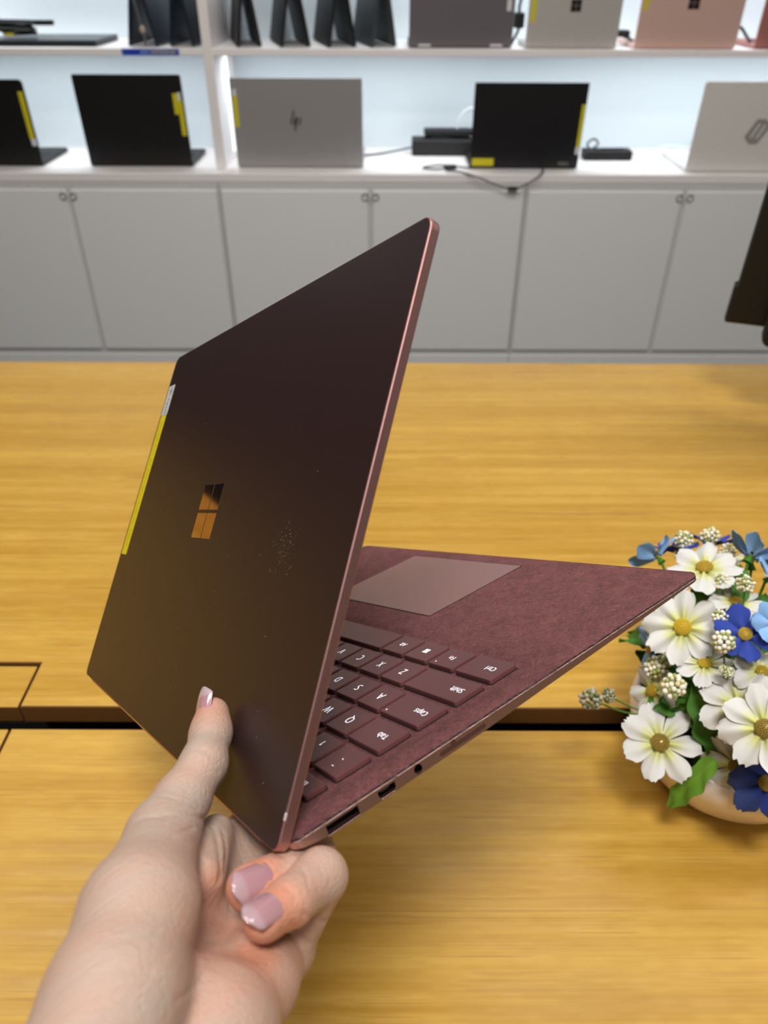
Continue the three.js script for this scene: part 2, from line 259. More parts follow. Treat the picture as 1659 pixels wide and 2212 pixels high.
    const dk = mesh('keyboard_deck', g, fabric, laptop); dk.userData.label = 'burgundy suede-like fabric deck';
    // frayed dark edge of the fabric
    const ep = [], ei = []; const R = rng(5); outline.forEach((q, i) => { const o = inset(q, 0.00025); const j = 0.00015 * (R() - 0.5); ep.push(o[0], -0.00025, o[1], o[0] - 0.0 + j, -0.0012, o[1]); });
    for (let i = 0; i < n; i++) { const a = 2 * i, b = 2 * ((i + 1) % n); ei.push(a, b, a + 1, b, b + 1, a + 1); }
    const eg = new THREE.BufferGeometry(); eg.setAttribute('position', new THREE.Float32BufferAttribute(ep, 3)); eg.setIndex(ei); eg.computeVertexNormals(); mesh('deck_edge', eg, fabricEdge, laptop);
    // loose threads along the edge
    const tg = []; for (let k = 0; k < 150; k++) { const z = 0.004 + 0.212 * R(), l = 0.0006 + 0.0022 * R(); const g2 = new THREE.BoxGeometry(0.00012, 0.00012, l); g2.rotateX((R() - 0.5) * 0.9); g2.rotateY((R() - 0.5) * 0.5); g2.translate(0.0001 + 0.00022 * (R() - 0.5), -0.00055 + 0.0007 * (R() - 0.5), z); tg.push(g2); }
    const th = mesh('loose_threads', mergeGeometries(tg), mat({ color: hex(0x6a565b), roughness: 0.9 }), laptop); th.userData.kind = 'stuff';
  }
  // touchpad
  { const g = slab(rrect(0.1105, 0.142, 0.2195, 0.2115, 0.0012), 0.0006, 0.00015); g.rotateX(Math.PI / 2); g.translate(0, 0.00035, 0); const t = mesh('touchpad', g, mat({ color: hex(0x7d5a58), roughness: 0.32 }), laptop); t.userData.label = 'smooth mauve touchpad';
    mesh('touchpad_gap', (() => { const s = slab(rrect(0.1099, 0.1414, 0.2201, 0.2121, 0.0016), 0.0003, 0); s.rotateX(Math.PI / 2); s.translate(0, 0.00016, 0); return s; })(), mat({ color: hex(0x2c1b1e), roughness: 0.9 }), laptop); }
  // keys
  const rowsZ = [[0.0158, 0.0246], [0.0284, 0.0438], [0.0472, 0.0625], [0.0660, 0.0812], [0.0853, 0.1005], [0.1042, 0.1193]];
  const X0 = 0.0180, X1 = 0.2901, P = 0.01905, G = 0.0022;
  const rows = [
    { k: ['Esc', 'F1', 'F2', 'F3', 'F4', 'F5', 'F6', 'F7', 'F8', 'F9', 'F10', 'Home', 'End', 'Del'], xs: null },
    { k: ['`~', '1!', '2@', '3#', '4$', '5%', '6^', '7&', '8*', '9(', '0)', '-_', '=+', 'Back'], first: 0.0171, p: P },
    { k: ['Tab', 'Q', 'W', 'E', 'R', 'T', 'Y', 'U', 'I', 'O', 'P', '[', ']', '\\'], first: 0.0226, p: P },
    { k: ['Caps', 'A', 'S', 'D', 'F', 'G', 'H', 'J', 'K', 'L', ';', '\'', 'Enter'], first: 0.0270, p: P },
    { k: ['Shift', 'Z', 'X', 'C', 'V', 'B', 'N', 'M', ',', '.', '/', 'Shift'], first: 0.0370, p: P },
  ];
  const keyGeo = {}, holes = [], glints = [];
  const yTop = 0.0008, yBot = -0.0014;
  function key(x0, x1, r, legends, row) {
    const w = x1 - x0, [z0, z1] = rowsZ[r], d = z1 - z0, id = w.toFixed(5) + '_' + d.toFixed(5);
    if (!keyGeo[id]) { const g = slab(rrect(-w / 2, -d / 2, w / 2, d / 2, 0.0011), 0.0022, 0.0004, 3, 2); g.rotateX(-Math.PI / 2); g.translate(0, -0.0022, 0); keyGeo[id] = g; }
    const k = mesh('key', keyGeo[id], keyMat, laptop); k.position.set((x0 + x1) / 2, yTop, (z0 + z1) / 2);
    const h = slab(rrect(x0 - 0.0005, z0 - 0.0005, x1 + 0.0005, z1 + 0.0005, 0.0014), 0.0001, 0, 3); h.rotateX(Math.PI / 2); h.translate(0, yBot + 0.00018, 0); holes.push(h);
    const gs = [];
    for (const [txt, size, dx, dz] of legends) {
      if (txt === 'WIN') { for (const a of [0, 1]) for (const b of [0, 1]) { const q = new THREE.BoxGeometry(0.00155, 0.00155, 0.00004); q.translate((a - 0.5) * 0.0018 + dx, (b - 0.5) * 0.0018 - dz, 0); gs.push(q); } continue; }
      if (txt === 'DOT') { const q = new THREE.CylinderGeometry(0.0004, 0.0004, 0.00004, 12); q.rotateX(Math.PI / 2); q.translate(dx, -dz, 0); gs.push(q.toNonIndexed ? q : q); continue; }
      const t = new TextGeometry(txt, { font, size, depth: 0.00004, curveSegments: 4, bevelEnabled: false }); t.computeBoundingBox(); const b = t.boundingBox; t.translate(-(b.min.x + b.max.x) / 2 + dx, -size * 0.5 - dz, 0); gs.push(t);
    }
    if (gs.length) { const lg = mergeGeometries(gs.map((g) => (g.index ? g.toNonIndexed() : g))); lg.rotateX(-Math.PI / 2); lg.translate(0, 0.00001, 0); mesh('legend', lg, legendMat, k); }
    return k;
  }
  for (let r = 0; r < 5; r++) {
    const row = rows[r], N = row.k.length;
    for (let i = 0; i < N; i++) {
      let x0, x1;
      if (r === 0) { const pw = (X1 - X0 + G) / N; x0 = X0 + pw * i; x1 = x0 + pw - G; }
      else { x0 = i === 0 ? X0 : X0 + row.first + G + (i - 1) * row.p; x1 = i === 0 ? X0 + row.first : i === N - 1 ? X1 : x0 + row.p - G; }
      const t = row.k[i]; let L;
      if (r === 0) L = [[t, 0.0017, 0, 0]];
      else if (r === 1 && t.length === 2) { const up = t[1], lo = t[0]; L = [[lo, lo === '`' ? 0.0034 : 0.0030, 0, 0.0024], [up, 0.0022, 0, -0.0038]]; }
      else if (t.length > 1) L = [[t, 0.0028, i === 0 ? -(x1 - x0) / 2 + 0.0078 : 0, 0]];
      else L = [[t, 0.0042, 0, 0]];
      if (t === 'Caps') L.push(['DOT', 0, (x1 - x0) / 2 - 0.0024, -0.0055]);
      key(x0, x1, r, L, row);
    }
  }
  const bottom = [['Ctrl', 0.0180, 0.0415], ['Fn', 0.0438, 0.0614], ['WIN', 0.0637, 0.0813], ['Alt', 0.0836, 0.1012], ['', 0.1035, 0.1945], ['Alt', 0.1968, 0.2150], ['Menu', 0.2173, 0.2340]];
  for (const [t, a, b] of bottom) key(a, b, 5, t === '' ? [] : t === 'Ctrl' ? [[t, 0.0028, -(b - a) / 2 + 0.0078, 0]] : t === 'Fn' ? [[t, 0.0028, 0, 0], ['DOT', 0, 0.0055, -0.0052]] : t === 'WIN' ? [['WIN', 0, 0, 0]] : t === 'Menu' ? [] : [[t, 0.0028, 0, 0]], null);
  key(0.2363, 0.2527, 5, [['<', 0.0024, 0, 0]]); key(0.2550, 0.2714, 5, [['v', 0.0024, 0, 0]]); key(0.2737, X1, 5, [['>', 0.0024, 0, 0]]);
  mesh('keyboard_bed', mergeGeometries(holes), mat({ color: hex(0x120a0b), roughness: 0.9 }), laptop);

  // lid
  const a = 53.876 * Math.PI / 180;
  const lg = slab(rrect(0, 0, LW, LD, [0.004, 0.004, 0.0065, 0.0065]), 0.0042, 0.0005, 10, 2);
  const lid = mesh('lid', lg, [lidFace, lidSide], laptop); lid.position.set(0, -0.00084, -0.00491); lid.rotation.x = Math.PI / 2 - a; lid.userData.label = 'dark burgundy metal lid seen from the back';
  const mirror = mat({ color: lin(0.62, 0.36, 0.27), metalness: 1, roughness: 0.06 });
  for (const [x0, x1] of [[0.1405, 0.1537], [0.1547, 0.1690]]) for (const [y0, y1] of [[0.0978, 0.1110], [0.1128, 0.1262]]) { const g = box(x0, x1, y0, y1, -0.00006, 0.0004); mesh('logo_pane', g, mirror, lid); }
  // price sticker along the lid's far side
  {
    const cv = document.createElement('canvas'); cv.width = 64; cv.height = 512; const c = cv.getContext('2d'); c.fillStyle = '#d8c61a'; c.fillRect(0, 0, 64, 512); const R = rng(9); c.fillStyle = '#8a7d20'; for (let i = 0; i < 150; i++) if (R() > 0.25) c.fillRect(24 + 2 * R(), 20 + i * 3.2, 9 + 5 * R(), 1.6);
    const t = new THREE.CanvasTexture(cv); t.colorSpace = THREE.SRGBColorSpace;
    const cw = document.createElement('canvas'); cw.width = 64; cw.height = 128; const d = cw.getContext('2d'); d.fillStyle = '#c9c9cd'; d.fillRect(0, 0, 64, 128); d.fillStyle = '#55555c'; for (let i = 0; i < 34; i++) if (R() > 0.3) d.fillRect(16 + 10 * R(), 8 + i * 3.4, 18 + 10 * R(), 1.8);
    const tw = new THREE.CanvasTexture(cw); tw.colorSpace = THREE.SRGBColorSpace;
    const mk = (tx) => mat({ map: tx, roughness: 0.5 });
    const s1 = new THREE.PlaneGeometry(0.0128, 0.0975); s1.rotateY(Math.PI); s1.translate(0.2985, 0.1307, -0.00012); const o1 = mesh('price_sticker', s1, mk(t), lid); o1.userData.label = 'yellow sticker strip';
    const s2 = new THREE.PlaneGeometry(0.0140, 0.0215); s2.rotateY(Math.PI); s2.translate(0.2985, 0.1905, -0.00012); const o2 = mesh('serial_sticker', s2, mk(tw), lid); o2.userData.label = 'white printed sticker';
  }
  mesh('paint_chip', box(-0.0001, 0.0008, 0.0105, 0.0130, -0.00008, 0.0006, 0.0002), mat({ color: hex(0xd8d2d0), roughness: 0.3, metalness: 0.4 }), lid);
  // dust specks on the lid
  { const R = rng(77), gs = []; for (let i = 0; i < 170; i++) { const c = i < 90 ? [0.052 + 0.012 * (R() + R() - 1), 0.0965 + 0.012 * (R() + R() - 1)] : [0.02 + 0.27 * R(), 0.01 + 0.2 * R()]; const s = 0.00008 + 0.00014 * R() * R(); const g = new THREE.OctahedronGeometry(s, 0); g.translate(c[0], c[1], -0.00004); gs.push(g); } const o = mesh('dust_specks', mergeGeometries(gs), mat({ color: hex(0x9a8d88), roughness: 0.9 }), lid); o.userData.kind = 'stuff'; }
  mesh('screen', box(0.004, LW - 0.004, 0.006, LD - 0.004, 0.0041, 0.0044, 0.0001), M.blackGloss, lid);
  // hinge bar
  { const g = new THREE.CylinderGeometry(0.0032, 0.0032, LW - 0.03, 20); g.rotateZ(Math.PI / 2); g.translate(LW / 2, -0.0022, -0.0012); mesh('hinge_bar', g, metalBase, laptop); }
}

// ---------------------------------------------------------------- hand
{
  const J = {"T0":[-0.0653,1.0665,-0.1874,0.0062],"T1":[-0.0647,1.0651,-0.1795,0.007],"T2":[-0.0641,1.0676,-0.1644,0.0076],"T3":[-0.0688,1.0677,-0.1496,0.0088],"TM":[-0.0713,1.0703,-0.1354,0.0112],"TC":[-0.0681,1.0845,-0.1048,0.0158],"WR":[-0.0678,1.0872,-0.0821,0.017],"FA":[-0.0773,1.0942,0.0579,0.03],"H0":[-0.0466,1.0638,-0.081,0.0165],"H1":[-0.0388,1.053,-0.0991,0.0118],"PM":[-0.0326,1.0403,-0.1146,0.0095],"RC":[-0.0539,1.0508,-0.0925,0.012],"RM":[-0.038,1.0312,-0.1278,0.0098],"MC":[-0.059,1.0518,-0.0983,0.012],"MM":[-0.0475,1.0287,-0.1421,0.01],"IC":[-0.0634,1.0533,-0.1068,0.012],"IM":[-0.0557,1.0339,-0.1496,0.0092],"W0":[-0.0598,1.0608,-0.1259,0.009],"W1":[-0.0599,1.0476,-0.1497,0.0065],"R1":[-0.0249,1.0497,-0.1416,0.008],"R2":[-0.0304,1.0597,-0.1292,0.0074],"R3":[-0.0413,1.0685,-0.1193,0.0071],"P1":[-0.0201,1.0618,-0.1266,0.0085],"P2":[-0.0278,1.0702,-0.1143,0.0072],"P3":[-0.0342,1.0753,-0.1068,0.0065],"I1":[-0.0403,1.0191,-0.1929,0.0078],"I2":[-0.0259,1.0146,-0.2152,0.007],"I3":[-0.0129,1.0125,-0.2311,0.0065],"M1":[-0.0305,1.0333,-0.1671,0.008],"M2":[-0.0136,1.0318,-0.1862,0.0072],"M3":[-0.0007,1.03,-0.2022,0.0066]};
  const CREASE = [[0.5,0.35,-0.0657,1.0765,-0.1643,-0.0606,1.0757,-0.1628,-0.0564,1.0718,-0.1624],[0.4,0.25,-0.0665,1.0763,-0.1615,-0.0606,1.0746,-0.1587,-0.0573,1.0704,-0.1584],[0.6,0.4,-0.0764,1.0838,-0.1329,-0.0699,1.0853,-0.1329,-0.0636,1.0814,-0.1358,-0.0594,1.0721,-0.1402],[0.5,0.3,-0.0692,1.0955,-0.1185,-0.0635,1.0905,-0.1227,-0.0598,1.078,-0.1335],[0.5,0.25,-0.0741,1.0798,-0.1436,-0.0665,1.0801,-0.142,-0.0607,1.0748,-0.1418],[0.7,0.6,-0.0594,1.0721,-0.1402,-0.0615,1.0554,-0.1497,-0.0576,1.0589,-0.1442,-0.0546,1.0618,-0.1375,-0.0523,1.0643,-0.1298,-0.0518,1.0643,-0.1233],[0.7,0.5,-0.0549,1.0566,-0.1449,-0.0522,1.0583,-0.1366,-0.0509,1.062,-0.1278],[0.6,0.45,-0.0513,1.0547,-0.1303,-0.0489,1.0528,-0.1208,-0.045,1.0637,-0.1066,-0.0431,1.0726,-0.0977],[0.6,0.35,-0.0485,1.0764,-0.096,-0.0427,1.0742,-0.0965,-0.0372,1.0722,-0.0958,-0.032,1.0694,-0.0928],[0.5,0.35,-0.0291,1.077,-0.1028,-0.0267,1.0541,-0.1098,-0.0238,1.0471,-0.1075],[0.6,0.5,-0.023,1.0738,-0.1088,-0.0201,1.057,-0.1151,-0.0179,1.053,-0.1164],[0.6,0.5,-0.0262,1.0745,-0.1057,-0.0257,1.0532,-0.1114,-0.0231,1.0495,-0.1112],[0.5,0.25,-0.0671,1.1051,-0.0873,-0.0618,1.1038,-0.0884,-0.0574,1.0999,-0.0921],[0.5,0.25,-0.0676,1.1059,-0.0797,-0.0624,1.1051,-0.081,-0.0563,1.102,-0.0814],[0.45,0.25,-0.0371,1.0722,-0.1259,-0.0346,1.0723,-0.1233,-0.0336,1.0717,-0.1201],[0.45,0.25,-0.0285,1.0787,-0.114,-0.0263,1.0783,-0.113,-0.0253,1.0776,-0.111],[0.5,0.3,-0.0264,1.0721,-0.125,-0.0233,1.0749,-0.1203,-0.0224,1.0757,-0.1168],[0.5,0.3,-0.0503,1.0932,-0.0786,-0.0482,1.0839,-0.0859,-0.0469,1.0778,-0.0944]]; // [width mm, depth mm, x, y, z ...] skin folds
  const groups = [
    { k: 0.005, b: ['T0-T1', 'T1-T2', 'T2-T3', 'T3-TM', 'TM-TC', 'TC-WR', 'WR-FA'] },
    { k: 0.006, b: ['H0-FA', 'H0-H1', 'H1-PM', 'RC-RM', 'MC-MM', 'IC-IM', 'WR-RC', 'H0-RC', 'H1-RM', 'W0-W1', 'PM-RM', 'RM-MM', 'MM-IM'] },
    { k: 0.0025, b: ['RM-R1', 'R1-R2', 'R2-R3'] },
    { k: 0.0025, b: ['PM-P1', 'P1-P2', 'P2-P3'] },
    { k: 0.0025, b: ['IM-I1', 'I1-I2', 'I2-I3'] },
    { k: 0.0025, b: ['MM-M1', 'M1-M2', 'M2-M3'] },
  ];
  const gk = [0, 0.0030, 0.0010, 0.0010, 0.003, 0.003];
  for (const g of groups) g.c = g.b.map((s) => { const [a, b] = s.split('-').map((q) => J[q]); const d = [b[0] - a[0], b[1] - a[1], b[2] - a[2]]; return { a, d, dd: d[0] * d[0] + d[1] * d[1] + d[2] * d[2], ra: a[3], dr: b[3] - a[3] }; });
  const smin = (a, b, k) => { const h = Math.max(k - Math.abs(a - b), 0) / k; return Math.min(a, b) - h * h * k * 0.25; };
  function sdf(x, y, z) {
    let D = 1e9;
    for (let i = 0; i < groups.length; i++) {
      const g = groups[i]; let m = 1e9;
      for (const c of g.c) { const px = x - c.a[0], py = y - c.a[1], pz = z - c.a[2]; let t = (px * c.d[0] + py * c.d[1] + pz * c.d[2]) / c.dd; t = t < 0 ? 0 : t > 1 ? 1 : t; const ex = px - t * c.d[0], ey = py - t * c.d[1], ez = pz - t * c.d[2]; const d = Math.sqrt(ex * ex + ey * ey + ez * ez) - c.ra - t * c.dr; m = m > 1e8 ? d : smin(m, d, g.k); }
      D = i === 0 ? m : smin(D, m, gk[i]);
    }
    return D;
  }
  function surfaceNets(lo, hi, s) {
    const nx = Math.ceil((hi[0] - lo[0]) / s) + 1, ny = Math.ceil((hi[1] - lo[1]) / s) + 1, nz = Math.ceil((hi[2] - lo[2]) / s) + 1;
    const F = new Float32Array(nx * ny * nz).fill(1); const B = 8;
    for (let bz = 0; bz < nz; bz += B) for (let by = 0; by < ny; by += B) for (let bx = 0; bx < nx; bx += B) {
      const cx = lo[0] + (bx + B / 2) * s, cy = lo[1] + (by + B / 2) * s, cz = lo[2] + (bz + B / 2) * s; const d = sdf(cx, cy, cz), R = B * s * 0.9 + 0.002;
      const far = Math.abs(d) > R;
      for (let z = bz; z < Math.min(nz, bz + B); z++) for (let y = by; y < Math.min(ny, by + B); y++) for (let x = bx; x < Math.min(nx, bx + B); x++) F[(z * ny + y) * nx + x] = far ? d : sdf(lo[0] + x * s, lo[1] + y * s, lo[2] + z * s);
    }
    const id = new Int32Array(nx * ny * nz).fill(-1), P = [], I = []; const at = (x, y, z) => (z * ny + y) * nx + x;
    for (let z = 0; z < nz - 1; z++) for (let y = 0; y < ny - 1; y++) for (let x = 0; x < nx - 1; x++) {
      let m = 0; const v = []; for (let k = 0; k < 8; k++) { const f = F[at(x + (k & 1), y + ((k >> 1) & 1), z + (k >> 2))]; v.push(f); if (f < 0) m |= 1 << k; }
      if (m === 0 || m === 255) continue;
      let cx = 0, cy = 0, cz = 0, c = 0;
      for (let k = 0; k < 8; k++) for (const e of [1, 2, 4]) if (!(k & e)) { const q = k | e; if ((v[k] < 0) !== (v[q] < 0)) { const t = v[k] / (v[k] - v[q]); cx += (k & 1) + (e === 1 ? t : 0); cy += ((k >> 1) & 1) + (e === 2 ? t : 0); cz += (k >> 2) + (e === 4 ? t : 0); c++; } }
      id[at(x, y, z)] = P.length / 3; P.push(lo[0] + (x + cx / c) * s, lo[1] + (y + cy / c) * s, lo[2] + (z + cz / c) * s);
    }
    for (let z = 1; z < nz - 1; z++) for (let y = 1; y < ny - 1; y++) for (let x = 1; x < nx - 1; x++) {
      const f = F[at(x, y, z)] < 0;
      const quad = (a, b, c, d, flip) => { if (a < 0 || b < 0 || c < 0 || d < 0) return; if (flip) I.push(a, c, b, a, d, c); else I.push(a, b, c, a, c, d); };
      if (f !== (F[at(x + 1, y, z)] < 0)) quad(id[at(x, y - 1, z - 1)], id[at(x, y, z - 1)], id[at(x, y, z)], id[at(x, y - 1, z)], !f);
      if (f !== (F[at(x, y + 1, z)] < 0)) quad(id[at(x - 1, y, z - 1)], id[at(x - 1, y, z)], id[at(x, y, z)], id[at(x, y, z - 1)], !f);
      if (f !== (F[at(x, y, z + 1)] < 0)) quad(id[at(x - 1, y - 1, z)], id[at(x, y - 1, z)], id[at(x, y, z)], id[at(x - 1, y, z)], !f);
    }
    return { P, I };
  }
  const { P, I } = surfaceNets([-0.115, 1.0, -0.245], [0.015, 1.13, 0.095], 0.0010);
  // press the skin folds into the surface
  const segs = []; for (const q of CREASE) for (let i = 2; i + 5 < q.length; i += 3) segs.push({ w: q[0] * 0.001, d: q[1] * 0.001, a: q.slice(i, i + 3), b: q.slice(i + 3, i + 6) });
  const fold = (x, y, z) => { let m = 0; for (const s of segs) { const dx = s.b[0] - s.a[0], dy = s.b[1] - s.a[1], dz = s.b[2] - s.a[2], px = x - s.a[0], py = y - s.a[1], pz = z - s.a[2]; let t = (px * dx + py * dy + pz * dz) / (dx * dx + dy * dy + dz * dz); t = t < 0 ? 0 : t > 1 ? 1 : t; const l2 = (px - t * dx) ** 2 + (py - t * dy) ** 2 + (pz - t * dz) ** 2; const w2 = (s.w * 1.6) ** 2; if (l2 < 9 * w2) m = Math.max(m, s.d * Math.exp(-l2 / w2)); } return m; };
  const sdf0 = sdf; const sdfF = (x, y, z) => sdf0(x, y, z) + fold(x, y, z);
  const N = [], C = [], U = []; const nz = pnoise(91), nz2 = pnoise(92); const e = 0.0006;
  const palm = V(-0.045, 1.065, -0.105);
  for (let i = 0; i < P.length; i += 3) {
    const [x, y, z] = [P[i], P[i + 1], P[i + 2]];
    // pull vertices onto the exact surface
    let gx = sdfF(x + e, y, z) - sdfF(x - e, y, z), gy = sdfF(x, y + e, z) - sdfF(x, y - e, z), gz = sdfF(x, y, z + e) - sdfF(x, y, z - e); const l = Math.hypot(gx, gy, gz) || 1; gx /= l; gy /= l; gz /= l;
    const fd = fold(x, y, z); if (fd > 0) { P[i] -= gx * fd; P[i + 1] -= gy * fd; P[i + 2] -= gz * fd; }
    N.push(gx, gy, gz);
    const u = x * 0.6 + z * 0.8, v = y + 0.3 * z; U.push(u, v);
    let tip = 0; for (const q of ['T0', 'R3', 'P3']) { const d = Math.hypot(x - J[q][0], y - J[q][1], z - J[q][2]); tip = Math.max(tip, 1 - smooth(0.006, 0.016, d)); }
    for (const q of ['P1', 'R1']) { const d = Math.hypot(x - J[q][0], y - J[q][1], z - J[q][2]); tip = Math.max(tip, 0.4 * (1 - smooth(0.006, 0.013, d))); }
    const pm = 1 - smooth(0.012, 0.045, Math.hypot(x - palm.x, y - palm.y, z - palm.z));
    const b = nz(u * 130 + 50, v * 130 + 50, 256, 251) * 0.6 + nz2(u * 420 + 50, v * 420 + 50, 256, 251) * 0.4 - 0.5;
    const pink = Math.min(1.1, 0.60 * tip + 0.55 * pm + 0.55 * b);
    C.push(0.40 + 0.10 * pink, 0.292 - 0.070 * pink, 0.240 - 0.095 * pink);
  }
  const g = new THREE.BufferGeometry(); g.setAttribute('position', new THREE.Float32BufferAttribute(P, 3)); g.setAttribute('normal', new THREE.Float32BufferAttribute(N, 3)); g.setAttribute('color', new THREE.Float32BufferAttribute(C, 3)); g.setAttribute('uv', new THREE.Float32BufferAttribute(U, 2)); g.setIndex(I);
  const skin = mat({ vertexColors: true, roughness: 0.48, bumpMap: skinBump, bumpScale: 0.0003, specularIntensity: 0.6, sheen: 0.25, sheenRoughness: 0.5, sheenColor: lin(0.9, 0.5, 0.4) });
  const person = thing('person', 'bare left hand and forearm with glossy pink nails gripping the burgundy laptop', 'person');
  const body = mesh('hand', g, skin, person);
  const nailMat = mat({ color: lin(0.66, 0.37, 0.40), roughness: 0.12, clearcoat: 1, clearcoatRoughness: 0.05 });
  // nail: curved plate, tapering to a rounded free edge
  function nail(c, dir, nrm, len, wid, R, label, tipTone) {
    const a = dir.clone().normalize(), nn = nrm.clone().addScaledVector(a, -nrm.dot(a)).normalize(), s = new THREE.Vector3().crossVectors(a, nn);
    const NU = 18, NV = 12, p = [], id = [], col = [];
    for (let lay = 0; lay < 2; lay++) for (let i = 0; i <= NU; i++) for (let j = 0; j <= NV; j++) {
      const u = i / NU, v = j / NV * 2 - 1; const endR = u > 0.82 ? Math.sqrt(Math.max(0, 1 - ((u - 0.82) / 0.18) ** 2 * 0.55)) : 1; const st = u < 0.3 ? 0.62 + 0.38 * Math.sin(u / 0.3 * Math.PI / 2) : 1;
      const hw = wid / 2 * st * endR * (1 - 0.10 * u); const x = v * hw; const uu = u + (u < 0.3 ? 0.08 * (1 - u / 0.3) * v * v : 0) - (u > 0.7 ? (u - 0.7) * 0.35 * v * v : 0);
      const hgt = Math.sqrt(Math.max(0, R * R - x * x)) - R - 0.0009 * (2 * u - 1) ** 2 - lay * 0.0006;
      const q = c.clone().addScaledVector(a, (uu - 0.5) * len).addScaledVector(s, x).addScaledVector(nn, hgt); p.push(q.x, q.y, q.z);
      const k = smooth(0.72, 0.80, u) * tipTone; col.push(0.37 + 0.10 * k, 0.20 + 0.22 * k, 0.225 + 0.23 * k);
    }
    const W = NV + 1, L = (NU + 1) * W;
    for (let i = 0; i < NU; i++) for (let j = 0; j < NV; j++) { const q = i * W + j; id.push(q, q + 1, q + W, q + 1, q + W + 1, q + W); id.push(L + q, L + q + W, L + q + 1, L + q + 1, L + q + W, L + q + W + 1); }
    const edge = []; for (let j = 0; j <= NV; j++) edge.push(j); for (let i = 1; i <= NU; i++) edge.push(i * W + NV); for (let j = NV - 1; j >= 0; j--) edge.push(NU * W + j); for (let i = NU - 1; i > 0; i--) edge.push(i * W);
    for (let k = 0; k < edge.length; k++) { const q = edge[k], r = edge[(k + 1) % edge.length]; id.push(q, L + q, r, r, L + q, L + r); }
    const ng = new THREE.BufferGeometry(); ng.setAttribute('position', new THREE.Float32BufferAttribute(p, 3)); ng.setAttribute('color', new THREE.Float32BufferAttribute(col, 3)); ng.setIndex(id); ng.computeVertexNormals();
    const o = mesh('fingernail', ng, mat({ color: 0xffffff, vertexColors: true, roughness: 0.14, clearcoat: 1, clearcoatRoughness: 0.06, side: THREE.DoubleSide }), person); o.userData.label = label; return o;
  }
  const jv = (k) => V(J[k][0], J[k][1], J[k][2]); const cam = V(0, 1.3, 0);
  const up = V(0, 1, 0);
  { const a = jv('R3').sub(jv('R2')).normalize(); const nn = cam.clone().sub(jv('R3')).normalize().addScaledVector(up, 0.25); nail(jv('R3').addScaledVector(a, 0.0012).addScaledVector(nn.clone().addScaledVector(a, -nn.dot(a)).normalize(), 0.0074), a, nn, 0.0190, 0.0112, 0.0068, 'glossy pink ring finger nail', 0.3); }
  { const a = jv('P3').sub(jv('P2')).normalize(); const nn = cam.clone().sub(jv('P3')).normalize().addScaledVector(V(-0.4, 0.5, -0.3), 0.7); nail(jv('P3').addScaledVector(a, 0.0012).addScaledVector(nn.clone().addScaledVector(a, -nn.dot(a)).normalize(), 0.0068), a, nn, 0.0180, 0.0100, 0.0062, 'glossy pink little finger nail', 0.3); }
  { const a = jv('T0').sub(jv('T1')).normalize(); const nn = V(-0.817, 0.519, 0.252).addScaledVector(cam.clone().sub(jv('T0')).normalize(), 0.15); nail(jv('T0').addScaledVector(a, -0.0002).addScaledVector(nn.clone().addScaledVector(a, -nn.dot(a)).normalize(), 0.0064), a, nn, 0.0200, 0.0110, 0.0070, 'glossy pink thumb nail with pale tip', 0.6); }
}

